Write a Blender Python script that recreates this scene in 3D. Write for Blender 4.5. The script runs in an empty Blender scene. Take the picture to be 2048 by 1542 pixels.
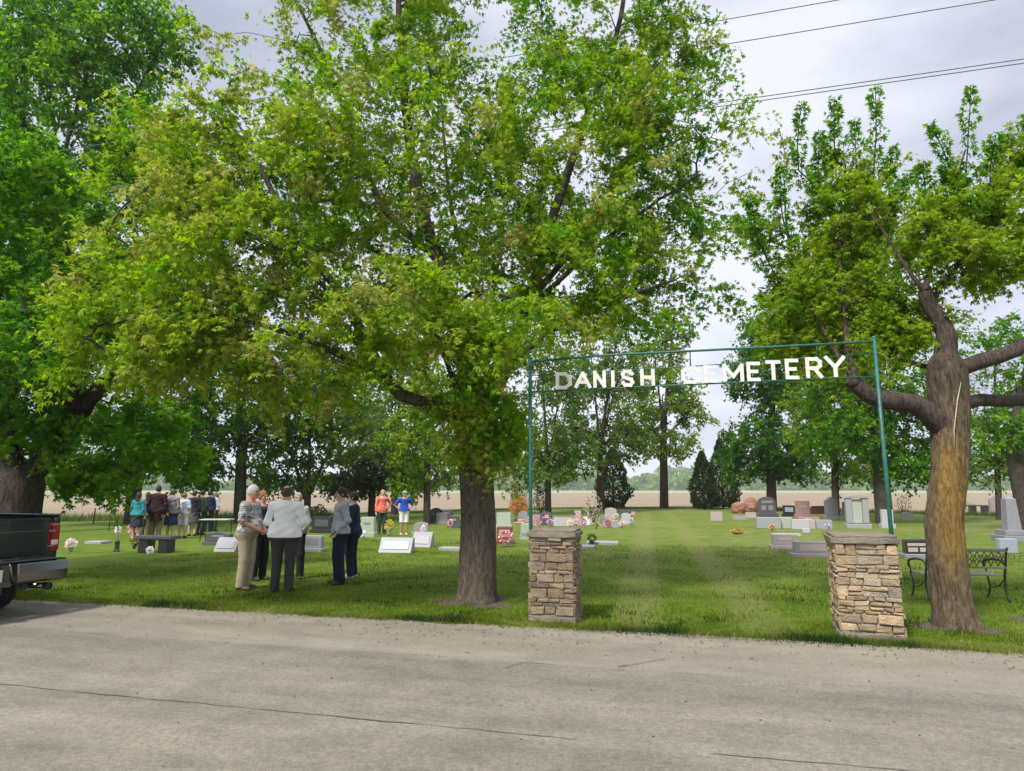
import bpy, bmesh, math, random, time
import numpy as np
from mathutils import Vector, Matrix, noise as mnoise

R = math.radians
SC = bpy.context.scene
COL = SC.collection
# ------------------------------------------------------------------ camera
F_PX, CX, CY, CZ = 1300.0, 1024.0, 771.0, 1.75
TH = math.atan(207 / 1300.0)
cam_d = bpy.data.cameras.new('camera')
cam_d.sensor_width = 36.0
cam_d.lens = F_PX / 2048 * 36.0
cam_d.clip_end = 5000
cam_d.clip_start = 0.05
cam = bpy.data.objects.new('camera', cam_d)
COL.objects.link(cam)
cam.location = (0, 0, CZ)
cam.rotation_euler = (R(90) + TH, 0, 0)
SC.camera = cam
# ------------------------------------------------------------------ light
SUN_ELEV, SUN_AZ = R(52), R(215)      # azimuth clockwise from +Y: sun behind and left of the camera
w = bpy.data.worlds.new("World")
SC.world = w
w.use_nodes = True
wn, wl = w.node_tree.nodes, w.node_tree.links
wn.clear()
wo = wn.new('ShaderNodeOutputWorld')
bg = wn.new('ShaderNodeBackground'); bg.inputs['Strength'].default_value = 0.1
sky = wn.new('ShaderNodeTexSky'); sky.sky_type = 'NISHITA'; sky.sun_disc = False
sky.sun_elevation = SUN_ELEV; sky.sun_rotation = SUN_AZ
tc = wn.new('ShaderNodeTexCoord')
mp = wn.new('ShaderNodeMapping'); mp.inputs['Scale'].default_value = (1.0, 1.0, 2.6)
mp.inputs['Rotation'].default_value = (0.1, 0.5, 0.3)
nz = wn.new('ShaderNodeTexNoise'); nz.inputs['Scale'].default_value = 1.5
nz.inputs['Detail'].default_value = 7; nz.inputs['Roughness'].default_value = 0.56
nz.inputs['Distortion'].default_value = 0.4
cr = wn.new('ShaderNodeValToRGB')
cr.color_ramp.elements[0].position = 0.36; cr.color_ramp.elements[0].color = (4.2, 4.5, 5.6, 1)
cr.color_ramp.elements[1].position = 0.60; cr.color_ramp.elements[1].color = (7.9, 8.1, 9.1, 1)
sx = wn.new('ShaderNodeSeparateXYZ')
mr = wn.new('ShaderNodeMapRange')
mr.inputs['From Min'].default_value = 0.62; mr.inputs['From Max'].default_value = 1.0
mr.inputs['To Min'].default_value = 1.0; mr.inputs['To Max'].default_value = 2.8
vm = wn.new('ShaderNodeVectorMath'); vm.operation = 'SCALE'
mx = wn.new('ShaderNodeMix'); mx.data_type = 'RGBA'; mx.inputs['Factor'].default_value = 0.9
wl.new(tc.outputs['Generated'], mp.inputs['Vector']); wl.new(mp.outputs[0], nz.inputs['Vector'])
wl.new(nz.outputs['Fac'], cr.inputs['Fac']); wl.new(tc.outputs['Generated'], sx.inputs[0])
wl.new(sx.outputs['Z'], mr.inputs['Value']); wl.new(cr.outputs['Color'], vm.inputs[0])
wl.new(mr.outputs[0], vm.inputs['Scale'])
wl.new(sky.outputs[0], mx.inputs['A']); wl.new(vm.outputs[0], mx.inputs['B'])
wl.new(mx.outputs['Result'], bg.inputs['Color']); wl.new(bg.outputs[0], wo.inputs[0])
sun_d = bpy.data.lights.new('sun', 'SUN'); sun_d.energy = 3.9; sun_d.angle = R(9)
sun_d.color = (1.0, 0.95, 0.86)
sun = bpy.data.objects.new('sun', sun_d); COL.objects.link(sun)
sdir = Vector((math.sin(SUN_AZ) * math.cos(SUN_ELEV), math.cos(SUN_AZ) * math.cos(SUN_ELEV), math.sin(SUN_ELEV)))
sun.rotation_euler = sdir.to_track_quat('Z', 'Y').to_euler()
SC.view_settings.view_transform = 'Standard'
SC.view_settings.look = 'None'
SC.view_settings.gamma = 1
SC.view_settings.exposure = 0.34
SC.cycles.max_bounces = 8
SC.cycles.transparent_max_bounces = 8
SC.cycles.use_denoising = True
SC.cycles.volume_bounces = 1

# ------------------------------------------------------------------ helpers
def P(px, py, D):
    """world point seen at photo pixel px,py (2048 wide) at forward distance D"""
    Y = F_PX * math.cos(TH) - (CY - py) * math.sin(TH)
    Z = F_PX * math.sin(TH) + (CY - py) * math.cos(TH)
    return Vector(((px - CX) / Y * D, D, CZ + Z / Y * D))
def proj(p):
    c, s_ = math.cos(TH), math.sin(TH); y = p[1] * c + (p[2] - CZ) * s_; z = -p[1] * s_ + (p[2] - CZ) * c
    return CX + F_PX * p[0] / y, CY - F_PX * z / y
def GD(py):
    Y = F_PX * math.cos(TH) - (CY - py) * math.sin(TH)
    Z = F_PX * math.sin(TH) + (CY - py) * math.cos(TH)
    return -CZ * Y / Z
def G(px, py):
    p = P(px, py, GD(py)); p.z = 0
    return p
ALPHA = R(14.5)
def RV(u, v, z=0.0):
    """road frame: u along the road to the right, v away from the camera"""
    return Vector((u * math.cos(ALPHA) + v * math.sin(ALPHA), -u * math.sin(ALPHA) + v * math.cos(ALPHA), z))

def tag(o, label=None, cat=None, group=None, kind=None):
    if label: o['label'] = label
    if cat: o['category'] = cat
    if group: o['group'] = group
    if kind: o['kind'] = kind
    return o
def empty(name, loc, rz=0.0, label=None, cat=None, group=None):
    o = bpy.data.objects.new(name, None); COL.objects.link(o)
    o.location = loc; o.rotation_euler = (0, 0, rz); o.empty_display_size = 0.1
    return tag(o, label, cat, group)
def link_mesh(name, me, mat, parent=None):
    o = bpy.data.objects.new(name, me); COL.objects.link(o)
    if mat is not None: me.materials.append(mat)
    if parent is not None: o.parent = parent
    return o
def np_mesh(name, V, Fc, n, mat, parent=None, cols=None, smooth=False):
    """V (nv,3), Fc (nf,n) uniform polygons"""
    me = bpy.data.meshes.new(name)
    V = np.ascontiguousarray(V, dtype=np.float32); Fc = np.ascontiguousarray(Fc, dtype=np.int32)
    me.vertices.add(len(V)); me.vertices.foreach_set('co', V.ravel())
    me.loops.add(Fc.size); me.loops.foreach_set('vertex_index', Fc.ravel())
    me.polygons.add(len(Fc)); me.polygons.foreach_set('loop_start', np.arange(0, Fc.size, n, dtype=np.int32))
    me.polygons.foreach_set('loop_total', np.full(len(Fc), n, dtype=np.int32))
    if cols is not None:
        a = me.attributes.new('Col', 'FLOAT_COLOR', 'FACE')
        c = np.ones((len(Fc), 4), dtype=np.float32); c[:, :3] = cols
        a.data.foreach_set('color', c.ravel())
    me.update(calc_edges=True)
    if smooth: me.polygons.foreach_set('use_smooth', np.ones(len(Fc), dtype=bool))
    return link_mesh(name, me, mat, parent)

class MB:
    """collects solids in one bmesh"""
    def __init__(s): s.bm = bmesh.new(); s.cl = s.bm.faces.layers.float_color.new('Col')
    def _fin(s, vs, M, col=None):
        if M is not None:
            for v in vs: v.co = M @ v.co
        if col is not None:
            fs = {f for v in vs for f in v.link_faces}
            for f in fs: f[s.cl] = (*col, 1)
    def box(s, c, d, bev=0.0, M=None, col=None, jit=0.0, rng=None, seg=1):
        r = bmesh.ops.create_cube(s.bm, size=1)
        vs = r['verts']
        for v in vs: v.co = Vector((v.co.x * d[0], v.co.y * d[1], v.co.z * d[2]))
        if jit:
            for v in vs: v.co += Vector((rng.uniform(-jit, jit), rng.uniform(-jit, jit), rng.uniform(-jit, jit)))
        if bev > 0:
            es = list({e for v in vs for e in v.link_edges})
            rr = bmesh.ops.bevel(s.bm, geom=es, offset=min(bev, min(d) * 0.45), segments=seg, affect='EDGES', profile=0.6)
            vs = list({v for f in rr['faces'] for v in f.verts} | {v for v in vs if v.is_valid})
        for v in vs: v.co += Vector(c)
        s._fin(vs, M, col); return vs
    def prism(s, pts, y0, y1, M=None, col=None, bev=0.0):
        """polygon pts (x,z) extruded along y"""
        a = [s.bm.verts.new((x, y0, z)) for x, z in pts]; b = [s.bm.verts.new((x, y1, z)) for x, z in pts]
        f1 = s.bm.faces.new(a); f2 = s.bm.faces.new(b[::-1])
        n = len(pts)
        fs = [f1, f2] + [s.bm.faces.new((a[i], b[i], b[(i + 1) % n], a[(i + 1) % n])) for i in range(n)]
        vs = a + b
        bmesh.ops.recalc_face_normals(s.bm, faces=fs)
        if bev > 0:
            es = list({e for v in vs for e in v.link_edges if e.calc_face_angle(0) > 0.5})
            rr = bmesh.ops.bevel(s.bm, geom=es, offset=bev, segments=1, affect='EDGES')
            vs = list({v for f in rr['faces'] for v in f.verts} | {v for v in vs if v.is_valid})
        s._fin(vs, M, col); return vs
    def tube(s, pts, r, n=8, M=None, col=None, cap=True):
        pts = [Vector(p) for p in pts]
        rs = r if isinstance(r, (list, tuple)) else [r] * len(pts)
        rings = []; ref = None
        for i, p in enumerate(pts):
            t = (pts[min(i + 1, len(pts) - 1)] - pts[max(i - 1, 0)]).normalized()
            if ref is None: ref = Vector((0, 0, 1)) if abs(t.z) < 0.9 else Vector((1, 0, 0))
            x = (ref - t * ref.dot(t)).normalized(); ref = x; y = t.cross(x)
            rings.append([s.bm.verts.new(p + (x * math.cos(2 * math.pi * k / n) + y * math.sin(2 * math.pi * k / n)) * rs[i]) for k in range(n)])
        for a, b in zip(rings, rings[1:]):
            for k in range(n):
                f = s.bm.faces.new((a[k], a[(k + 1) % n], b[(k + 1) % n], b[k])); f.smooth = True
        if cap:
            s.bm.faces.new(rings[0][::-1]); s.bm.faces.new(rings[-1])
        vs = [v for q in rings for v in q]
        s._fin(vs, M, col); return vs
    def lathe(s, prof, n=20, M=None, col=None):
        """prof (r,z) list, closed with caps"""
        rings = [[s.bm.verts.new((r * math.cos(2 * math.pi * k / n), r * math.sin(2 * math.pi * k / n), z)) for k in range(n)] for r, z in prof]
        for a, b in zip(rings, rings[1:]):
            for k in range(n):
                f = s.bm.faces.new((a[k], a[(k + 1) % n], b[(k + 1) % n], b[k])); f.smooth = True
        s.bm.faces.new(rings[0][::-1]); s.bm.faces.new(rings[-1])
        vs = [v for q in rings for v in q]
        s._fin(vs, M, col); return vs
    def sphere(s, c, r, M=None, col=None, sub=2):
        rr = bmesh.ops.create_icosphere(s.bm, subdivisions=sub, radius=1)
        vs = rr['verts']; rad = r if hasattr(r, '__len__') else (r, r, r)
        for v in vs: v.co = Vector((v.co.x * rad[0], v.co.y * rad[1], v.co.z * rad[2])) + Vector(c)
        for f in {f for v in vs for f in v.link_faces}: f.smooth = True
        s._fin(vs, M, col); return vs
    def poly(s, pts, col=None):
        f = s.bm.faces.new([s.bm.verts.new(p) for p in pts])
        if col is not None: f[s.cl] = (*col, 1)
        return f
    def build(s, name, mat, parent=None, recalc=True):
        me = bpy.data.meshes.new(name)
        if recalc: bmesh.ops.recalc_face_normals(s.bm, faces=s.bm.faces)
        s.bm.to_mesh(me); s.bm.free()
        return link_mesh(name, me, mat, parent)

MATS = {}
def mat(name, col=(0.5, 0.5, 0.5), rough=0.6, metal=0.0, var=0.0, vscale=8.0, bump=0.0, bscale=30.0, spec=0.5,
        attr=False, col2=None, stretch=(1, 1, 1), coat=0.0, detail=6):
    if name in MATS: return MATS[name]
    m = bpy.data.materials.new(name); m.use_nodes = True
    n, l = m.node_tree.nodes, m.node_tree.links
    b = n['Principled BSDF']
    b.inputs['Roughness'].default_value = rough; b.inputs['Metallic'].default_value = metal
    b.inputs['Specular IOR Level'].default_value = spec; b.inputs['Coat Weight'].default_value = coat
    tcn = n.new('ShaderNodeTexCoord'); mpn = n.new('ShaderNodeMapping'); mpn.inputs['Scale'].default_value = stretch
    l.new(tcn.outputs['Object'], mpn.inputs['Vector'])
    src = None
    if attr:
        at = n.new('ShaderNodeAttribute'); at.attribute_name = 'Col'; src = at.outputs['Color']
    if var > 0 or col2:
        t = n.new('ShaderNodeTexNoise'); t.inputs['Scale'].default_value = vscale; t.inputs['Detail'].default_value = detail
        t.inputs['Roughness'].default_value = 0.62
        l.new(mpn.outputs[0], t.inputs['Vector'])
        rp = n.new('ShaderNodeValToRGB'); rp.color_ramp.elements[0].position = 0.32; rp.color_ramp.elements[1].position = 0.68
        if src is not None:
            rp.color_ramp.elements[0].color = (1 - var,) * 3 + (1,); rp.color_ramp.elements[1].color = (1 + var,) * 3 + (1,)
            mm = n.new('ShaderNodeMix'); mm.data_type = 'RGBA'; mm.blend_type = 'MULTIPLY'; mm.inputs['Factor'].default_value = 1
            l.new(src, mm.inputs['A']); l.new(rp.outputs[0], mm.inputs['B']); src = mm.outputs['Result']
        else:
            c2 = col2 or tuple(min(1, c * (1 + var)) for c in col)
            c1 = col if col2 else tuple(c * (1 - var) for c in col)
            rp.color_ramp.elements[0].color = (*c1, 1); rp.color_ramp.elements[1].color = (*c2, 1)
            src = rp.outputs[0]
        l.new(t.outputs['Fac'], rp.inputs['Fac'])
    if src is not None: l.new(src, b.inputs['Base Color'])
    else: b.inputs['Base Color'].default_value = (*col, 1)
    if bump > 0:
        t2 = n.new('ShaderNodeTexNoise'); t2.inputs['Scale'].default_value = bscale; t2.inputs['Detail'].default_value = 8
        l.new(mpn.outputs[0], t2.inputs['Vector'])
        bp = n.new('ShaderNodeBump'); bp.inputs['Strength'].default_value = min(1, bump); bp.inputs['Distance'].default_value = 0.02
        l.new(t2.outputs['Fac'], bp.inputs['Height']); l.new(bp.outputs[0], b.inputs['Normal'])
    MATS[name] = m
    return m

def leaf_mat(name, trans=0.42, rough=0.55):
    m = bpy.data.materials.new(name); m.use_nodes = True
    n, l = m.node_tree.nodes, m.node_tree.links
    b = n['Principled BSDF']; b.inputs['Roughness'].default_value = rough; b.inputs['Specular IOR Level'].default_value = 0.12
    at = n.new('ShaderNodeAttribute'); at.attribute_name = 'Col'
    tr = n.new('ShaderNodeBsdfTranslucent'); ms = n.new('ShaderNodeMixShader'); ms.inputs[0].default_value = trans
    hs = n.new('ShaderNodeHueSaturation'); hs.inputs['Value'].default_value = 1.5; hs.inputs['Saturation'].default_value = 1.05
    l.new(at.outputs['Color'], b.inputs['Base Color']); l.new(at.outputs['Color'], hs.inputs['Color'])
    l.new(hs.outputs[0], tr.inputs['Color'])
    l.new(b.outputs[0], ms.inputs[1]); l.new(tr.outputs[0], ms.inputs[2]); l.new(ms.outputs[0], n['Material Output'].inputs[0])
    MATS[name] = m
    return m

# node maths helper for surface materials
class NB:
    def __init__(s, m): s.n, s.l = m.node_tree.nodes, m.node_tree.links
    def add(s, t, **kw):
        o = s.n.new(t)
        for k, v in kw.items(): setattr(o, k, v)
        return o
    def noise(s, vec, scale, detail=5, rough=0.6, dist=0.0):
        o = s.add('ShaderNodeTexNoise'); o.inputs['Scale'].default_value = scale; o.inputs['Detail'].default_value = detail
        o.inputs['Roughness'].default_value = rough; o.inputs['Distortion'].default_value = dist
        s.l.new(vec, o.inputs['Vector']); return o.outputs['Fac']
    def ramp(s, fac, stops):
        o = s.add('ShaderNodeValToRGB'); e = o.color_ramp.elements
        while len(e) < len(stops): e.new(0.5)
        for i, (p, c) in enumerate(stops):
            e[i].position = p; e[i].color = (*c, 1) if hasattr(c, '__len__') else (c, c, c, 1)
        s.l.new(fac, o.inputs['Fac']); return o.outputs['Color']
    def mix(s, f, a, b, mode='MIX'):
        o = s.add('ShaderNodeMix', data_type='RGBA', blend_type=mode)
        for k, v in (('Factor', f), ('A', a), ('B', b)):
            if isinstance(v, (int, float)): 
                if k == 'Factor': o.inputs[k].default_value = v
                else: o.inputs[k].default_value = (v, v, v, 1)
            elif isinstance(v, tuple): o.inputs[k].default_value = (*v, 1)
            else: s.l.new(v, o.inputs[k])
        return o.outputs['Result']
    def math(s, op, a, b=0.0, c=None):
        o = s.add('ShaderNodeMath', operation=op)
        for i, v in enumerate((a, b) if c is None else (a, b, c)):
            if isinstance(v, (int, float)): o.inputs[i].default_value = v
            else: s.l.new(v, o.inputs[i])
        return o.outputs[0]
    def dot(s, vec, d):
        o = s.add('ShaderNodeVectorMath', operation='DOT_PRODUCT'); s.l.new(vec, o.inputs[0]); o.inputs[1].default_value = d
        return o.outputs['Value']
    def mapping(s, vec, scale=(1, 1, 1), rot=(0, 0, 0)):
        o = s.add('ShaderNodeMapping'); o.inputs['Scale'].default_value = scale; o.inputs['Rotation'].default_value = rot
        s.l.new(vec, o.inputs['Vector']); return o.outputs[0]
    def bump(s, h, dist, strength=1.0, normal=None):
        o = s.add('ShaderNodeBump'); o.inputs['Strength'].default_value = strength; o.inputs['Distance'].default_value = dist
        s.l.new(h, o.inputs['Height'])
        if normal is not None: s.l.new(normal, o.inputs['Normal'])
        return o.outputs[0]
def new_mat(name, rough=0.8):
    m = bpy.data.materials.new(name); m.use_nodes = True; MATS[name] = m
    b = m.node_tree.nodes['Principled BSDF']; b.inputs['Roughness'].default_value = rough
    nb = NB(m); tcn = nb.add('ShaderNodeTexCoord')
    return m, nb, b, tcn.outputs['Object']
# ------------------------------------------------------------------ ground, field, road
CA, SA = math.cos(ALPHA), math.sin(ALPHA)
# gravel drive ruts run from the gate towards the back of the cemetery
RUT0 = RV(0.2, 8.8); RUT1 = P(1310, 1015, 58); RUT1.z = 0
rd = (RUT1 - RUT0).normalized(); rn = Vector((rd.y, -rd.x, 0))
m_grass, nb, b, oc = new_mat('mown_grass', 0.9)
big = nb.noise(oc, 0.16, 4, 0.6); mid = nb.noise(oc, 1.1, 6, 0.68); fine = nb.noise(nb.mapping(oc, (1, 1, 1)), 24, 6, 0.75)
c = nb.ramp(mid, [(0.30, (0.062, 0.118, 0.006)), (0.5, (0.100, 0.165, 0.009)), (0.70, (0.155, 0.195, 0.020))])
straw = nb.ramp(big, [(0.45, (0, 0, 0)), (0.62, (1, 1, 1))])
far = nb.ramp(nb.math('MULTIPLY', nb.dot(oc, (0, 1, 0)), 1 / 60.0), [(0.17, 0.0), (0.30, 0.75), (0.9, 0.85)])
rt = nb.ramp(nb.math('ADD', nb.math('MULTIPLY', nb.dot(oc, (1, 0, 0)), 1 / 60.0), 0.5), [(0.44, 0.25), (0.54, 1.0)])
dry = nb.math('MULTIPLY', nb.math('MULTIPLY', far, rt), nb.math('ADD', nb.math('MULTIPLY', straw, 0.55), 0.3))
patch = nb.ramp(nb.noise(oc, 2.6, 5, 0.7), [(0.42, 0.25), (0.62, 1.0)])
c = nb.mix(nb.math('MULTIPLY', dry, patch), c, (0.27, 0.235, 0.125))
# wheel ruts
s_ = nb.math('ABSOLUTE', nb.math('SUBTRACT', nb.dot(oc, tuple(rn)), rn.dot(RUT0)))
wob = nb.math('MULTIPLY', nb.math('SUBTRACT', nb.noise(oc, 0.8, 3), 0.5), 0.5)
band = nb.math('ABSOLUTE', nb.math('SUBTRACT', nb.math('ADD', s_, wob), 0.82))
rut = nb.ramp(band, [(0.14, 1.0), (0.50, 0.0)])
rutm = nb.math('MULTIPLY', rut, nb.ramp(nb.noise(oc, 3.0, 5, 0.7), [(0.30, 0.3), (0.62, 0.9)]))
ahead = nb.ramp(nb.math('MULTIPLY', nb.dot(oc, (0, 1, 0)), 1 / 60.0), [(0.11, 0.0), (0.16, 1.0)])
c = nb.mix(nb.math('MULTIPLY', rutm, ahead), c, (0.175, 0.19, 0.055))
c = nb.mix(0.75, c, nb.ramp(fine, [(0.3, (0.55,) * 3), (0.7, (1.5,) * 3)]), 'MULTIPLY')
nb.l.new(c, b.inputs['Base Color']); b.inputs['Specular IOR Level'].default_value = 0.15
nb.l.new(nb.bump(fine, 0.05, 0.9), b.inputs['Normal'])

m_field, nb, b, oc = new_mat('bare_field', 0.95)
st = nb.noise(nb.mapping(oc, (0.05, 1.0, 1), (0, 0, 0.15)), 0.25, 5, 0.6); f2 = nb.noise(oc, 0.9, 6, 0.7)
c = nb.ramp(st, [(0.35, (0.185, 0.140, 0.090)), (0.65, (0.275, 0.210, 0.130))])
c = nb.mix(0.5, c, nb.ramp(f2, [(0.3, (0.75,) * 3), (0.7, (1.25,) * 3)]), 'MULTIPLY')
gfar = nb.ramp(nb.math('MULTIPLY', nb.dot(oc, (0, 1, 0)), 1 / 1000.0), [(0.27, 0.0), (0.30, 1.0)])
c = nb.mix(gfar, c, (0.27, 0.27, 0.13))
nb.l.new(c, b.inputs['Base Color'])

def asphalt(name, c1, c2, speck=0.42, patchy=0.34, tyre=0.8):
    m, nb, b, oc = new_mat(name, 0.88)
    al = nb.mapping(oc, (1, 1, 1), (0, 0, ALPHA))
    lng = nb.noise(nb.mapping(al, (0.25, 1.6, 1)), 1.2, 5, 0.6)
    blot = nb.noise(oc, 1.7, 6, 0.65); gr = nb.noise(oc, 55, 3, 0.8); gr2 = nb.noise(oc, 160, 2, 0.8)
    c = nb.ramp(lng, [(0.34, c1), (0.66, c2)])
    c = nb.mix(patchy, c, nb.ramp(blot, [(0.32, (0.55,) * 3), (0.68, (1.4,) * 3)]), 'MULTIPLY')
    c = nb.mix(speck, c, nb.ramp(gr, [(0.30, (0.25,) * 3), (0.52, (1.0,) * 3), (0.75, (1.7,) * 3)]), 'MULTIPLY')
    c = nb.mix(speck, c, nb.ramp(gr2, [(0.32, (0.45,) * 3), (0.7, (1.5,) * 3)]), 'MULTIPLY')
    g3_ = nb.noise(oc, 21, 4, 0.75); c = nb.mix(speck * .9, c, nb.ramp(g3_, [(0.33, (0.5,) * 3), (0.5, (1.0,) * 3), (0.68, (1.4,) * 3)]), 'MULTIPLY')
    pit = nb.noise(oc, 7.5, 2, 0.4)
    c = nb.mix(nb.ramp(pit, [(0.225, 1.0), (0.25, 0.0)]), c, (0.09, 0.075, 0.06))
    vv_ = nb.math('ADD', nb.dot(oc, (SA, CA, 0)), nb.math('MULTIPLY', nb.noise(oc, 0.9, 4), 0.5))
    bw = nb.ramp(nb.math('ABSOLUTE', nb.math('SUBTRACT', vv_, 6.62)), [(0.12, 1.0), (0.55, 0.0)])
    bw2 = nb.ramp(nb.math('ABSOLUTE', nb.math('SUBTRACT', vv_, 5.2)), [(0.1, 0.55), (0.7, 0.0)])
    c = nb.mix(nb.math('MULTIPLY', nb.math('ADD', bw, bw2), tyre), c, (0.80, 0.81, 0.84), 'MULTIPLY')
    nb.l.new(c, b.inputs['Base Color']); nb.l.new(nb.bump(gr, 0.006, 0.8), b.inputs['Normal'])
    b.inputs['Specular IOR Level'].default_value = 0.25
    return m
m_road = asphalt('worn_chip_seal', (0.170, 0.152, 0.118), (0.240, 0.216, 0.170))
m_shoulder = asphalt('gravel_shoulder', (0.188, 0.165, 0.130), (0.248, 0.220, 0.176), 0.3, 0.25, 0.0)
m_crack = mat('dark_joint', (0.085, 0.066, 0.05), 0.95, var=0.4, vscale=20)

# ground sheet
g = MB()
xs = [-2600, -600, -150, -60, -30, -15, 0, 15, 30, 60, 150, 600, 2600]; ys = [-300, -60, -20, 0, 20, 40, 80, 200, 700, 2600]
vv = [[g.bm.verts.new((x, y, 0)) for x in xs] for y in ys]
for j in range(len(ys) - 1):
    for i in range(len(xs) - 1): g.bm.faces.new((vv[j][i], vv[j][i + 1], vv[j + 1][i + 1], vv[j + 1][i]))
tag(g.build('ground', m_grass), kind='structure')

def edge_pts(pts, amp, step, seed):
    """subdivide a polyline and jitter it"""
    rng = random.Random(seed); out = []
    for a, b_ in zip(pts, pts[1:]):
        a, b_ = Vector(a), Vector(b_); n = max(1, int((b_ - a).length / step))
        for i in range(n): out.append(a.lerp(b_, i / n))
    out.append(Vector(pts[-1]))
    res = []
    for i, p in enumerate(out):
        d = (out[min(i + 1, len(out) - 1)] - out[max(i - 1, 0)]).normalized(); nn = Vector((-d.y, d.x, 0))
        q = mnoise.noise(Vector((p.x * 1.7, p.y * 1.7, seed))) + 0.5 * mnoise.noise(Vector((p.x * 6, p.y * 6, seed)))
        res.append(p + nn * q * amp)
    return res
def strip(name, near, farl, z, m):
    s = MB(); a = [s.bm.verts.new((p.x, p.y, z)) for p in near]; c_ = [s.bm.verts.new((p.x, p.y, z)) for p in farl]
    n = min(len(a), len(c_)); 
    for i in range(n - 1): s.bm.faces.new((a[i], a[i + 1], c_[i + 1], c_[i]))
    return tag(s.build(name, m), kind='structure')
# field beyond the graves
fb = [(-900, 60), (-120, 44), (-60, 38), (-26, 36.5), (-14, 42), (-4, 54), (6, 60), (15, 61.5), (24, 54), (32, 44), (60, 44), (160, 60), (900, 120)]
near = edge_pts([(x, y, 0) for x, y in fb], 0.7, 2.5, 3)
strip('field', near, [Vector((p.x * 1.6, 1500, 0)) for p in near], 0.006, m_field)
U0, U1 = -90, 80
def line_v(v, amp, seed, step=0.25): return edge_pts([RV(U0, v), RV(U1, v)], amp, step, seed)
strip('road_shoulder', line_v(6.8, 0, 1, 0.12), line_v(8.5, 0.17, 2, 0.12), 0.004, m_shoulder)
strip('road', line_v(-2.2, 0, 1), line_v(6.8, 0.06, 5), 0.008, m_road)
strip('far_shoulder', line_v(-3.6, 0.08, 1), line_v(-2.2, 0, 2), 0.004, m_shoulder)
# driveway apron of worn gravel between the pillars
ap0 = edge_pts([RV(-1.4, 8.42), RV(1.7, 8.42)], 0.0, 0.2, 1); ap1 = []
for p in ap0:
    t = (p - ap0[0]).length / 3.1
    ap1.append(p + Vector((SA, CA, 0)) * (0.16 * math.sin(math.pi * t) + 0.08 * mnoise.noise(Vector((p.x * 5, 0, 4)))))
strip('driveway_apron', ap0, ap1, 0.007, m_shoulder)
# joint along the road centre + one crack in the patch
def crack(name, pts, wd, seed, z, gaps=False):
    rng = random.Random(seed); s = MB(); prev = None
    for p in edge_pts(pts, 0.028, 0.07, seed):
        d = (Vector(pts[-1]) - Vector(pts[0])).normalized(); nn = Vector((-d.y, d.x, 0))
        wv = wd * (0.35 + abs(mnoise.noise(Vector((p.x * 1.3, p.y, seed)))) * 3.2 + rng.uniform(0, 0.4))
        if gaps and mnoise.noise(Vector((p.x * 0.55, 7.7, seed))) > 0.5: prev = None; continue
        a = s.bm.verts.new((p.x - nn.x * wv, p.y - nn.y * wv, z)); c_ = s.bm.verts.new((p.x + nn.x * wv, p.y + nn.y * wv, z))
        if prev: s.bm.faces.new((prev[0], a, c_, prev[1]))
        prev = (a, c_)
    return tag(s.build(name, m_crack), kind='structure')
crack('road_joint', [RV(-20, 4.86), RV(14, 4.86)], 0.0050, 3, 0.0125, True)
crack('road_crack', [G(1238, 1336), G(1328, 1320)], 0.008, 8, 0.016)
crack('road_crack', [G(1010, 1338), G(1064, 1324)], 0.004, 9, 0.016)
# chips and pebbles scattered on the road
rng = np.random.default_rng(4)
n = 260; u = rng.uniform(-9, 6, n); v = np.where(rng.random(n) < 0.65, rng.uniform(6.9, 8.45, n), rng.uniform(3.5, 6.9, n))
s = MB()
for i in range(n):
    p = RV(u[i], v[i]); r_ = rng.uniform(0.004, 0.012)
    s.sphere((p.x, p.y, 0.012 + r_ * 0.3), (r_, r_ * rng.uniform(0.6, 1), r_ * 0.5), sub=1)
tag(s.build('road_gravel', mat('pebble', (0.16, 0.13, 0.10), 0.9, var=0.5, vscale=1.3)), 'loose chips and pebbles lying on the road shoulder', 'gravel', kind='stuff')

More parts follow.
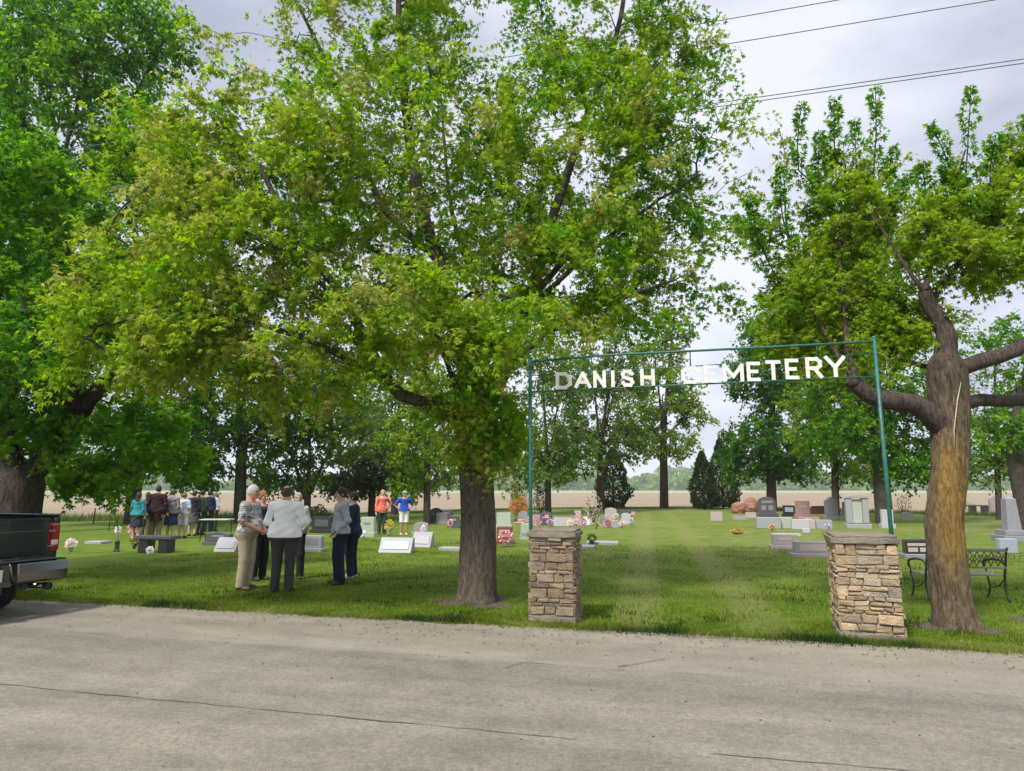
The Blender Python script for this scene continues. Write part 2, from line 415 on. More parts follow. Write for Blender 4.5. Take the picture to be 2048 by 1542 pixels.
# grass blades in the near lawn
def blades(name, n, ufn, vfn, hlo, hhi, seed, label, wid=0.008, skip=None):
    rng = np.random.default_rng(seed)
    u = ufn(rng, n); v = vfn(rng, n)
    x = u * CA + v * SA; y = -u * SA + v * CA
    keep = (np.abs(x) < y * 0.86 + 1.0)
    if skip is not None: keep &= ~skip(x, y)
    x, y = x[keep], y[keep]; n = len(x)
    h = rng.uniform(hlo, hhi, n) * (0.7 + 0.6 * rng.random(n)); a = rng.uniform(0, 2 * np.pi, n); ln = rng.normal(0, 0.35, (n, 2)) * h[:, None]
    wv = wid * (0.7 + 0.6 * rng.random(n)); dx = np.cos(a) * wv; dy = np.sin(a) * wv
    V = np.zeros((n, 3, 3)); V[:, 0, 0] = x - dx; V[:, 0, 1] = y - dy; V[:, 1, 0] = x + dx; V[:, 1, 1] = y + dy
    V[:, 2, 0] = x + ln[:, 0]; V[:, 2, 1] = y + ln[:, 1]; V[:, 2, 2] = h
    Fc = np.arange(3 * n).reshape(-1, 3)
    k = rng.random((n, 1)); base = np.array([[0.085, 0.170, 0.004]]) * (1 - k) + np.array([[0.185, 0.25, 0.016]]) * k
    t = rng.random(n) < (0.07 if name == 'grass' else 0.3); base[t] = (0.28, 0.24, 0.12)
    pn = np.sin(x * 1.9 + 1.3 * np.sin(y * 1.7)) * np.sin(y * 2.3 + 1.1 * np.sin(x * 1.2)) + .6 * np.sin(x * 5.3 + 2 * np.sin(y * 4.1)) * np.sin(y * 6.1 + 1.7 * np.sin(x * 3.7)); patch = 0.82 + 0.30 * pn; V[:, 2, 2] *= 1 - .30 * pn
    cl = pn < -.75; base[cl] = base[cl] * np.array([.45, .75, .9]); dr = (pn > .9) & (rng.random(n) < .5); base[dr] = (.24, .22, .08)
    cols = base * patch[:, None] * rng.uniform(0.75, 1.25, (n, 1))
    return tag(np_mesh(name, V.reshape(-1, 3), Fc, 3, MATS['grass_blade'], None, cols), label, 'grass', kind='stuff')
leaf_mat('grass_blade', 0.5, 0.6)
def ruts(x, y):
    s = np.abs(x * rn.x + y * rn.y - rn.dot(RUT0)); r_ = np.random.default_rng(2).random(len(x))
    near_t = np.zeros(len(x), bool)
    for q, rr in ((G(955, 1203), .62), (G(1908, 1252), .50), (G(2046, 1238), .22)): near_t |= np.hypot(x - q.x, y - q.y) < rr * (0.8 + .3 * np.sin(np.arctan2(y - q.y, x - q.x) * 3 + x * 3))
    return ((np.abs(s - 0.82) < 0.36) & (r_ < 0.6)) | (near_t & (r_ < .93))
blades('grass', 150000, lambda r, n: r.uniform(-13, 9, n), lambda r, n: 8.55 + 13.0 * r.random(n) ** 2.0, 0.018, 0.05, 1,
       'short mown green lawn between the road and the graves', 0.006, ruts)
blades('grass_edge', 26000, lambda r, n: r.uniform(-13, 9, n), lambda r, n: 8.58 + r.normal(0, 0.09, n), 0.025, 0.075, 2,
       'ragged fringe of longer grass along the gravel edge', 0.006)

m_soil = mat('bare_soil', (0.085, 0.060, 0.040), 0.98, var=.4, vscale=12, bump=.9, bscale=40)
for q, rr in ((G(955, 1203), .66), (G(1908, 1252), .54), (G(2046, 1238), .2)):
    s = MB(); s.poly([(q.x + math.cos(a) * rr * (.85 + .25 * math.sin(3 * a + q.x * 3) + .1 * math.sin(7 * a)), q.y + math.sin(a) * rr * (.85 + .25 * math.sin(3 * a + q.x * 3) + .1 * math.sin(7 * a)), .004) for a in np.linspace(0, 2 * math.pi, 48, endpoint=False)])
    tag(s.build('soil', m_soil), kind='structure')
# fallen seeds and dead leaves
rng = np.random.default_rng(77); n = 1500
u = rng.uniform(-12, 8, n); v = np.where(rng.random(n) < .5, rng.uniform(8.6, 15, n), 8.45 - np.abs(rng.normal(0, .45, n))); x = u * CA + v * SA; y = -u * SA + v * CA; a = rng.uniform(0, 6.28, n); L_ = rng.uniform(.012, .035, n)
z = np.where(v > 8.5, .035, .012); ca, sa = np.cos(a) * L_, np.sin(a) * L_
V = np.stack([np.stack([x - ca, y - sa, z], -1), np.stack([x + sa * .4, y - ca * .4, z + .004], -1), np.stack([x + ca, y + sa, z + .008], -1), np.stack([x - sa * .4, y + ca * .4, z + .004], -1)], 1)
cs = np.array([(.26, .19, .09), (.16, .10, .05), (.30, .26, .10), (.20, .22, .06)])
tag(np_mesh('fallen_leaves', V.reshape(-1, 3), np.arange(4 * n).reshape(-1, 4), 4, MATS['grass_blade'], None, cs[rng.integers(0, 4, n)]), 'fallen seeds and dead leaves scattered on lawn and gravel', 'leaf litter', kind='stuff')
# ------------------------------------------------------------------ trees
m_bark, nb, b, oc = new_mat('furrowed_bark', 0.95)
at = nb.add('ShaderNodeAttribute'); at.attribute_name = 'Col'
fur = nb.noise(nb.mapping(oc, (1, 1, 0.22)), 30, 7, 0.75, 0.5); f3 = nb.noise(nb.mapping(oc, (1, 1, 0.4)), 70, 4, 0.7)
blot = nb.noise(oc, 5, 4, 0.6)
c = nb.mix(1.0, at.outputs['Color'], nb.ramp(fur, [(0.36, (0.28,) * 3), (0.56, (1.05,) * 3), (0.72, (1.55,) * 3)]), 'MULTIPLY')
c = nb.mix(0.6, c, nb.ramp(blot, [(0.3, (0.7,) * 3), (0.7, (1.3,) * 3)]), 'MULTIPLY')
la_ = nb.add('ShaderNodeAttribute'); la_.attribute_name = 'Lich'
ln_ = nb.noise(nb.mapping(oc, (1, 1, 0.35)), 38, 6, 0.75); lt_ = nb.math('ADD', nb.math('MULTIPLY', la_.outputs['Fac'], 0.62), nb.math('MULTIPLY', nb.math('SUBTRACT', ln_, .5), 0.9))
c = nb.mix(nb.math('MULTIPLY', nb.ramp(lt_, [(0.22, 0.0), (0.60, 1.0)]), nb.math('MINIMUM', nb.math('MULTIPLY', la_.outputs['Fac'], 3.0), 0.85)), c, nb.mix(1.0, (0.36, 0.225, 0.06), nb.ramp(fur, [(0.36, (0.35,) * 3), (0.6, (1.1,) * 3)]), 'MULTIPLY'))
nb.l.new(c, b.inputs['Base Color']); b.inputs['Specular IOR Level'].default_value = 0.2
nb.l.new(nb.bump(nb.math('ADD', fur, nb.math('MULTIPLY', f3, 0.35)), 0.05, 1.0), b.inputs['Normal'])
leaf_mat('leaf', 0.52)

PAL = {  # rgb, weight
    'olive':  [((0.150, 0.235, 0.012), 6), ((0.180, 0.235, 0.022), 4), ((0.225, 0.205, 0.060), 1), ((0.095, 0.205, 0.008), 7), ((0.050, 0.140, 0.006), 5)],
    'bright': [((0.082, 0.195, 0.009), 6), ((0.050, 0.145, 0.007), 6), ((0.130, 0.230, 0.014), 4), ((0.032, 0.100, 0.008), 3)],
    'deep':   [((0.030, 0.098, 0.009), 6), ((0.050, 0.132, 0.010), 5), ((0.080, 0.165, 0.014), 3)],
    'lime':   [((0.140, 0.225, 0.012), 6), ((0.100, 0.185, 0.010), 5), ((0.180, 0.230, 0.024), 3), ((0.058, 0.135, 0.009), 3)],
    'mid':    [((0.082, 0.155, 0.016), 6), ((0.120, 0.185, 0.026), 4), ((0.055, 0.118, 0.012), 4), ((0.145, 0.185, 0.040), 2)],
    'dusky':  [((0.060, 0.075, 0.026), 5), ((0.085, 0.070, 0.035), 3), ((0.045, 0.085, 0.020), 5)],
    'cedar':  [((0.020, 0.044, 0.014), 6), ((0.032, 0.056, 0.018), 4), ((0.040, 0.045, 0.020), 2)],
}
def unit(a): return a / np.maximum(np.linalg.norm(a, axis=-1, keepdims=True), 1e-9)

class Tree:
    def __init__(s, seed):
        s.rng = np.random.default_rng(seed); s.pos = []; s.par = []; s.rex = []; s.bear = []; s.chains = []; s.plen = []
        s.P_, s.A_, s.S_, s.C_ = [], [], [], []; s.gain = 1.5
    def limb(s, pts, r0, r1, bear=0.3, wob=0.04):
        """explicit limb through pts; attaches to the nearest node already there"""
        pts = [np.array(p, float) for p in pts]
        seglen = 0.28; out = []
        n = len(pts)
        for i in range(n - 1):                      # catmull-rom
            p0, p1, p2, p3 = pts[max(i - 1, 0)], pts[i], pts[i + 1], pts[min(i + 2, n - 1)]
            k = max(2, int(np.linalg.norm(p2 - p1) / seglen))
            for j in range(k):
                t = j / k
                out.append(0.5 * ((2 * p1) + (-p0 + p2) * t + (2 * p0 - 5 * p1 + 4 * p2 - p3) * t * t + (-p0 + 3 * p1 - 3 * p2 + p3) * t ** 3))
        out.append(pts[-1])
        if s.pos:
            d = np.linalg.norm(np.array(s.pos) - out[0], axis=1); parent = int(d.argmin())
        else: parent = -1
        ch = [parent] if parent >= 0 else []
        m = len(out)
        for i, p in enumerate(out):
            if parent >= 0 and i == 0: continue
            q = p + s.rng.normal(0, wob, 3) * min(1, i / 3) * (r1 * 3 + 0.15)
            s.pos.append(q); s.par.append(parent); s.rex.append(r0 + (r1 - r0) * (i / (m - 1)) ** 0.8)
            s.bear.append(i / (m - 1) >= bear); s.plen.append((s.plen[parent] + seglen) if parent >= 0 else 0)
            parent = len(s.pos) - 1; ch.append(parent)
        s.chains.append(ch); return ch
    def grow(s, tips, up=0.25, seg=0.35, jit=0.05):
        """join every crown point to the nearest wood"""
        tips = np.array(tips); base = np.array([p for p, bb in zip(s.pos, s.bear) if bb])
        order = np.argsort([np.min(np.linalg.norm(base - t, axis=1)) for t in tips])
        N = len(s.pos); cap = N + 60 * len(tips); PA = np.zeros((cap, 3)); PA[:N] = s.pos; BE = np.zeros(cap, bool); BE[:N] = s.bear
        PL = np.zeros(cap); PL[:N] = s.plen
        ends = []
        for ti in order:
            t = tips[ti]; d = t - PA[:N]; dist = np.linalg.norm(d, axis=1)
            cost = dist + 0.06 * PL[:N] + np.where(d[:, 2] < 0, -d[:, 2] * 0.5, 0); cost[~BE[:N]] = 1e9
            a = int(cost.argmin()); L = dist[a]
            p0 = PA[a]; pa = s.par[a]; dir0 = unit(p0 - PA[pa]) if pa >= 0 else np.array([0, 0, 1.])
            dd = unit(t - p0); c1 = p0 + (dir0 * 0.5 + dd * 0.6 + np.array([0, 0, up])) * L * 0.32
            c2 = t - (dd + np.array([0, 0, -up * 0.8])) * L * 0.3
            k = max(2, int(L / seg)); ch = [a]; par = a
            for j in range(1, k + 1):
                u = j / k
                q = (1 - u) ** 3 * p0 + 3 * (1 - u) ** 2 * u * c1 + 3 * (1 - u) * u * u * c2 + u ** 3 * t
                if j < k: q = q + s.rng.normal(0, jit, 3) * min(1, L)
                PA[N] = q; BE[N] = True; PL[N] = PL[par] + L / k; s.par.append(par); s.rex.append(0.0); par = N; ch.append(N); N += 1
            s.chains.append(ch); ends.append((ch, ti))
        s.pos = list(PA[:N]); s.bear = list(BE[:N]); s.plen = list(PL[:N])
        return ends
    def radii(s, tip=0.006, e=2.3):
        n = len(s.pos); acc = np.zeros(n); r = np.zeros(n)
        for i in range(n - 1, -1, -1):
            r[i] = max(acc[i] ** (1 / e) if acc[i] > 0 else tip, tip)
            if s.rex[i] > 0: r[i] = s.rex[i]
            if s.par[i] >= 0: acc[s.par[i]] += min(r[i], 0.08) ** e
        s.r = r; s.POS = np.array(s.pos)
    def wood(s, parent, col, colfn=None, skip0=False, minr=0.0):
        V, Fq, Cc = [], [], []; off = 0
        for ci, ch in enumerate(s.chains):
            if skip0 and ci == 0: continue
            p = s.POS[ch].copy(); r = s.r[ch].copy()
            if len(p) < 2: continue
            if len(ch) > 1 and s.par[ch[1]] == ch[0] and ch[0] != 0: r[0] = min(r[0] * 0.9, r[1] * 1.35)
            if r.max() < minr: continue
            k = 14 if r.max() > 0.08 else (7 if r.max() > 0.025 else 4)
            t = np.gradient(p, axis=0); t = unit(t)
            ref = np.array([0.31, 0.95, 0.02]) if abs(t[0][1]) < 0.9 else np.array([1., 0, 0])
            X = unit(ref - t * (t @ ref)[:, None]); Y = np.cross(t, X)
            a = np.linspace(0, 2 * np.pi, k, endpoint=False)
            ring = p[:, None, :] + (X[:, None, :] * np.cos(a)[None, :, None] + Y[:, None, :] * np.sin(a)[None, :, None]) * r[:, None, None]
            m = len(p); V.append(ring.reshape(-1, 3))
            i = np.arange(m - 1)[:, None] * k; j = np.arange(k)[None, :]; j2 = (j + 1) % k
            q = np.stack([i + j, i + j2, i + k + j2, i + k + j], -1).reshape(-1, 4) + off
            Fq.append(q); off += m * k
        V = np.concatenate(V); Fq = np.concatenate(Fq)
        cen = V[Fq].mean(1)
        cols = np.tile(np.array(col), (len(Fq), 1)) if colfn is None else colfn(cen)
        return np_mesh('trunk', V, Fq, 4, m_bark, parent, cols, smooth=True)
    def tufts(s, ends, per, rad, size, pal, droop=0.35, tail=0.8, colfn=None, sizevar=0.35, along=True, spread=.55, up=0.0):
        """leaf sprays round every chain end"""
        rng = s.rng; cs = [np.array(c) for c, _ in PAL[pal]]; wts = np.array([w_ for _, w_ in PAL[pal]], float); wts /= wts.sum()
        for ch, ti in ends:
            p = s.POS[ch]; tipp = p[-1]; out = unit(p[-1] - p[-2] + np.array([0, 0, 0.0]))
            ntw = max(3, per // 9)
            # little twigs
            tdir = unit(out * 0.85 + rng.normal(0, spread, (ntw, 3)) + np.array([0, 0, -0.05 + up]))
            seg = p[-1] - p[max(-3, -len(p))]
            start = tipp - np.outer(rng.random(ntw) * (tail if along else 0.2), unit(seg)) * min(1, np.linalg.norm(seg) / tail)
            tl = rng.uniform(0.5, 1.25, ntw) * rad
            k = rng.integers(0, ntw, per); u = rng.random(per) ** 0.7
            pos = start[k] + tdir[k] * (tl[k] * u)[:, None]; pos[:, 2] -= droop * rad * u * u * 0.6
            side = unit(rng.normal(0, 1, (per, 3)) + np.array([0, 0, -0.35]))
            ax = unit(tdir[k] * 0.5 + side * 0.9 + np.array([0, 0, -droop]))
            pos = pos + ax * size * 0.3
            base = cs[rng.choice(len(cs), p=wts)]
            if colfn is not None: base = colfn(tipp, base, rng)
            c = base[None, :] * rng.uniform(0.72, 1.3, (per, 1)) * np.array([[1, 1, 1]])
            mixr = rng.random(per) < 0.25; c[mixr] = cs[rng.choice(len(cs), p=wts)]
            s.P_.append(pos); s.A_.append(ax); s.S_.append(size * rng.uniform(1 - sizevar, 1 + sizevar, per)); s.C_.append(c)
    def whip(s, pts, size, rad, n, pal, r0=0.02, bare=0.15):
        """leafy upright shoot"""
        ch = s.limb(pts, r0, 0.005, 1.1, 0.02); s._w = getattr(s, '_w', []); s._w.append((ch, size, rad, n, pal, bare))
    def whips_leaves(s):
        rng = s.rng
        for ch, size, rad, n, pal, bare in getattr(s, '_w', []):
            cs = [np.array(c) for c, _ in PAL[pal]]; p = s.POS[ch]
            u = bare + (1 - bare) * rng.random(n) ** 1.15; f = u * (len(p) - 1); i = np.minimum(f.astype(int), len(p) - 2); q = p[i] + (p[i + 1] - p[i]) * (f - i)[:, None]
            a = rng.uniform(0, 2 * np.pi, n); d = np.stack([np.cos(a), np.sin(a), rng.uniform(-0.5, 0.35, n)], -1)
            prof = (1.25 - 0.8 * u) * (0.75 + 0.35 * np.sin(u * 17 + p[0][0] * 9))
            pos = q + d * (rad * prof * rng.uniform(0.25, 1.0, n))[:, None]
            c = np.array(cs)[rng.integers(0, len(cs), n)] * rng.uniform(0.75, 1.3, (n, 1))
            s.P_.append(pos); s.A_.append(unit(d + np.array([0, 0, -0.5]))); s.S_.append(size * rng.uniform(0.7, 1.3, n)); s.C_.append(c)
    def crown(s, parent, lobed=True, name='crown', material='leaf'):
        rng = s.rng; Pp = np.concatenate(s.P_); A = np.concatenate(s.A_); S = np.concatenate(s.S_); C = np.concatenate(s.C_); n = len(Pp)
        nrm = unit(rng.normal(0, 0.75, (n, 3)) + np.array([0, -0.3, 0.75])); B = unit(np.cross(A, nrm)); N = np.cross(B, A)
        if lobed:
            T = np.array([(0, 0, 0), (.17, .42, .03), (0, 1, -.10), (-.17, .42, .03),
                          (0, .05, 0), (.13, .40, 0), (.56, .74, -.12), (.40, .26, -.02),
                          (0, .05, 0), (-.40, .26, -.02), (-.56, .74, -.12), (-.13, .40, 0)])
        else:
            T = np.array([(0, 0, 0), (.38, .5, .05), (0, 1, -.12), (-.38, .5, .05)])
        V = Pp[:, None, :] + S[:, None, None] * (T[None, :, 0:1] * B[:, None, :] + T[None, :, 1:2] * A[:, None, :] + T[None, :, 2:3] * N[:, None, :])
        k = len(T); Fc = np.arange(n * k).reshape(-1, 4); cols = np.repeat(C * s.gain, k // 4, axis=0)
        return np_mesh(name, V.reshape(-1, 3), Fc, 4, MATS[material], parent, cols)

def ell_tips(rng, blobs):
    out = []
    for (c, rx, ry, rz, n) in blobs:
        d = unit(rng.normal(0, 1, (n, 3))); r = rng.uniform(0.12, 1, n) ** 0.42
        out.append(np.array(c) + d * r[:, None] * np.array([rx, ry, rz]))
    return np.concatenate(out)

def near_trunk(parent, base, pts_r, seed, col, colfn=None, sides=72, step=0.035, ridge=0.02, roots=5, nring=None):
    """bark-ridged trunk with root flare; pts_r: list of (x,y,z,r)"""
    A = np.array(pts_r, float); L = np.concatenate([[0], np.cumsum(np.linalg.norm(np.diff(A[:, :3], axis=0), axis=1))])
    m = int(L[-1] / step); tt = np.linspace(0, L[-1], m)
    C = np.stack([np.interp(tt, L, A[:, k]) for k in range(4)], -1)
    for _ in range(8): C[1:-1] = (C[:-2] + 2 * C[1:-1] + C[2:]) / 4
    a = np.linspace(0, 2 * np.pi, sides, endpoint=False); V = np.zeros((m, sides, 3)); rngp = np.random.default_rng(seed)
    ra = rngp.uniform(0, 2 * np.pi, roots); rw = rngp.uniform(0.16, 0.34, roots); rh = rngp.uniform(0.5, 1.0, roots)
    for i in range(m):
        x, y, z, r = C[i]; h = max(0, z)
        for j, an in enumerate(a):
            ca, sa = math.cos(an), math.sin(an)
            q = mnoise.noise(Vector((ca * 7 + seed, sa * 7, z * 1.1))) + 0.55 * mnoise.noise(Vector((ca * 17, sa * 17 + seed, z * 2.6)))
            q = -abs(q) * 1.6 + 0.35; lump = mnoise.noise(Vector((ca * 1.6, sa * 1.6 + seed, z * 0.9)))
            fl = 0
            for k in range(roots):
                dd = (an - ra[k] + math.pi) % (2 * math.pi) - math.pi
                fl += rh[k] * math.exp(-(dd / rw[k]) ** 2)
            rr = r * (1 + 0.05 * lump) + ridge * q + r * math.exp(-h / 0.09) * (0.04 + 0.34 * fl) + r * 0.06 * math.exp(-h / 0.5)
            V[i, j] = (x + ca * rr, y + sa * rr, z)
    V = V.reshape(-1, 3)
    i = np.arange(m - 1)[:, None] * sides; j = np.arange(sides)[None, :]; j2 = (j + 1) % sides
    Fc = np.stack([i + j, i + j2, i + sides + j2, i + sides + j], -1).reshape(-1, 4)
    cen = V[Fc].mean(1); cols = np.tile(np.array(col), (len(Fc), 1)) if colfn is None else colfn(cen)
    return V, Fc, cols
def join_np(name, parts, m, parent):
    V, Fc, Cc, off = [], [], [], 0
    for v, f, c in parts: V.append(v); Fc.append(f + off); Cc.append(c); off += len(v)
    return np_mesh(name, np.concatenate(V), np.concatenate(Fc), 4, m, parent, np.concatenate(Cc), smooth=True)
def mesh_np(o):
    me = o.data; V = np.zeros(len(me.vertices) * 3); me.vertices.foreach_get('co', V); Fc = np.zeros(len(me.loops), int); me.loops.foreach_get('vertex_index', Fc)
    a = me.attributes['Col']; c = np.zeros(len(me.polygons) * 4); a.data.foreach_get('color', c)
    return V.reshape(-1, 3), Fc.reshape(-1, 4), c.reshape(-1, 4)[:, :3]
def p3(px, py, D): return tuple(P(px, py, D))

# ---- the big maple beside the gate
def central_tree():
    root = empty('maple_tree', (0, 0, 0), 0, 'large spreading maple with yellow green seed clusters left of the gate', 'tree', 'trees')
    t = Tree(11); D = 10.55; b0 = G(955, 1203)
    t.limb([(b0.x, b0.y, 0.0), (b0.x + .01, b0.y, 1.2), p3(953, 960, D), p3(948, 860, D), p3(940, 790, D)], 0.31, 0.26, 0.97, 0.0)
    # leaders
    t.limb([p3(948, 830, D), p3(930, 700, 10.7), p3(890, 560, 10.8), p3(845, 420, 10.9), p3(815, 260, 11.0), p3(800, 60, 11.2), p3(790, -200, 11.4)], 0.15, 0.03, 0.1)
    t.limb([p3(955, 850, D), p3(1010, 740, 10.9), p3(1060, 600, 11.2), p3(1110, 420, 11.4), p3(1180, 220, 11.6), p3(1240, 40, 11.8), p3(1270, -150, 11.9)], 0.14, 0.03, 0.1)
    t.limb([p3(940, 860, D), p3(880, 812, 10.3), p3(800, 790, 10.0), p3(740, 700, 9.8), p3(690, 600, 9.7), p3(600, 480, 9.6), p3(520, 330, 9.7)], 0.13, 0.03, 0.25)
    t.limb([p3(770, 760, 9.9), p3(640, 690, 9.5), p3(480, 640, 9.1), p3(330, 620, 8.9), p3(220, 650, 8.8)], 0.06, 0.018, 0.15)
    t.limb([p3(700, 620, 9.7), p3(560, 500, 9.4), p3(400, 430, 9.2), p3(260, 400, 9.1)], 0.05, 0.018, 0.15)
    t.limb([p3(880, 520, 10.8), p3(770, 420, 10.6), p3(700, 250, 10.4), p3(640, 100, 10.3), p3(560, -60, 10.3)], 0.07, 0.02, 0.15)
    t.limb([p3(1040, 640, 11.1), p3(1140, 540, 11.0), p3(1260, 440, 10.9), p3(1400, 350, 10.9)], 0.06, 0.018, 0.2)
    t.limb([p3(1010, 740, 10.9), p3(1120, 650, 10.7), p3(1240, 600, 10.5), p3(1350, 560, 10.5)], 0.06, 0.018, 0.3)
    t.limb([p3(930, 720, 10.6), p3(900, 640, 9.9), p3(950, 580, 9.4), p3(1040, 600, 9.2)], 0.06, 0.018, 0.2)
    t.limb([p3(940, 840, 10.6), p3(900, 740, 9.8), p3(860, 640, 9.3), p3(800, 560, 9.1)], 0.06, 0.018, 0.4)
    t.limb([p3(1010, 740, 10.9), p3(960, 600, 12.2), p3(900, 400, 13.2), p3(880, 150, 13.6)], 0.09, 0.02, 0.2)
    t.limb([p3(1060, 600, 11.2), p3(1180, 450, 12.2), p3(1290, 250, 12.8), p3(1340, 60, 13)], 0.07, 0.02, 0.2)
    t.limb([p3(880, 560, 10.8), p3(700, 470, 12.0), p3(540, 330, 12.6), p3(430, 180, 12.9)], 0.07, 0.02, 0.2)
    B = lambda px, py, D_, rx, ry, rz, n: (P(px, py, D_), rx, ry, rz, n)
    blobs = [B(820, 330, 10.8, 2.5, 2.4, 2.3, 190), B(1150, 300, 11.3, 1.9, 2.0, 2.2, 155), B(760, 20, 10.9, 2.0, 1.9, 1.6, 95),
             B(1180, 40, 11.6, 1.75, 1.8, 1.3, 60), B(560, 330, 9.9, 1.7, 1.6, 1.7, 100), B(420, 500, 9.3, 1.75, 1.2, 1.2, 90),
             B(330, 665, 9.0, 1.35, 1.0, .58, 55), B(560, 640, 9.3, 1.5, 1.1, 1.0, 75), B(380, 300, 9.7, 1.0, 1.2, 1.0, 36),
             B(820, 640, 9.3, 1.1, .9, .8, 62), B(1000, 650, 9.5, .95, .9, .5, 42), B(1180, 540, 10.9, 1.8, 1.6, .9, 95),
             B(1310, 330, 11.0, 1.1, 1.2, 1.7, 66), B(1290, 110, 11.8, 1.0, 1.1, 1.2, 40), B(940, 800, 10.2, .50, .5, .62, 34), B(1010, 870, 10.3, .35, .4, .4, 12),
             B(620, 770, 9.6, 1.2, .9, .40, 12), B(900, 480, 12.8, 2.6, 1.5, 2.4, 70), B(1240, 640, 10.6, 1.0, .9, .45, 26),
             B(960, 880, 10.22, .24, .28, .30, 12), B(960, -150, 11, 3.2, 2.6, 1.2, 50)]
    tips = ell_tips(t.rng, blobs)
    # fingers reaching into the sky on the right and drooping ones on the left
    for (px, py, D_) in [(1495, 205, 11), (1500, 345, 11), (1455, 285, 11), (1470, 440, 10.9), (1440, 90, 11.4), (1400, 30, 11.5), (1430, 575, 10.6), (1405, 505, 10.8), (1350, 620, 10.6), (1445, 430, 10.9), (1420, 470, 10.9), (1440, 130, 11.3), (1425, 60, 11.5), (1410, 200, 11.1), (1440, 250, 11), (1400, 300, 11), (1380, 585, 10.6), (1465, 590, 10.6), (1330, 640, 10.5), (1400, 440, 10.9), (1380, 370, 11), (1390, 120, 11.3),
                         (1430, 160, 11.2), (1480, 250, 11), (1420, 400, 11), (1450, 480, 10.8), (1310, 660, 10.5), (1380, 545, 10.6),
                         (150, 560, 8.9), (165, 700, 8.8), (120, 735, 8.8), (180, 460, 9.1), (200, 360, 9.3), (160, 620, 8.8), (280, 230, 9.9),
                         (360, 20, 10.5), (400, 60, 10.5), (450, 70, 10.5), (1090, 615, 9.2), (1150, 640, 9.2)]:
        tips = np.vstack([tips, [p3(px, py, D_)]])
    q = np.array([proj(p) for p in tips]); tips = tips[~((q[:, 0] > 1062) & (q[:, 0] < 1420) & (q[:, 1] > 640))]
    ends = t.grow(tips, up=0.30); t.radii()
    w = t.wood(root, (0.120, 0.100, 0.082), skip0=True); part2 = mesh_np(w); bpy.data.objects.remove(w)
    tr = [(b0.x, b0.y, -0.06, 0.30), (b0.x, b0.y, 0.5, 0.285), (b0.x + .01, b0.y, 1.3, 0.275), (*p3(953, 960, D), 0.27), (*p3(948, 860, D), 0.285), (*p3(944, 800, D), 0.20), (*p3(942, 775, D), 0.05)]
    part1 = near_trunk(root, b0, tr, 3, (0.165, 0.132, 0.105))
    join_np('trunk', [part1, part2], m_bark, root)
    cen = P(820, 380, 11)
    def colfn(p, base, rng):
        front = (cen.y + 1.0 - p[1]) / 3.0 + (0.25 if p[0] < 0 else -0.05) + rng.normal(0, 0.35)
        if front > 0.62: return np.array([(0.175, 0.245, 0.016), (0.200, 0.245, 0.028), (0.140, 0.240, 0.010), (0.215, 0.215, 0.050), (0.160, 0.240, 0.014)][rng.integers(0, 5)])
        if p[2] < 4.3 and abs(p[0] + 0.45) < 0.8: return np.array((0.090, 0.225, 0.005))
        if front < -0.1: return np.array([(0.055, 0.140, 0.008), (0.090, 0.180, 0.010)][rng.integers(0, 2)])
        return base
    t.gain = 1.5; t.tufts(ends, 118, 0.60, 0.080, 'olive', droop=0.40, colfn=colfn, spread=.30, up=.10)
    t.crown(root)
central_tree()

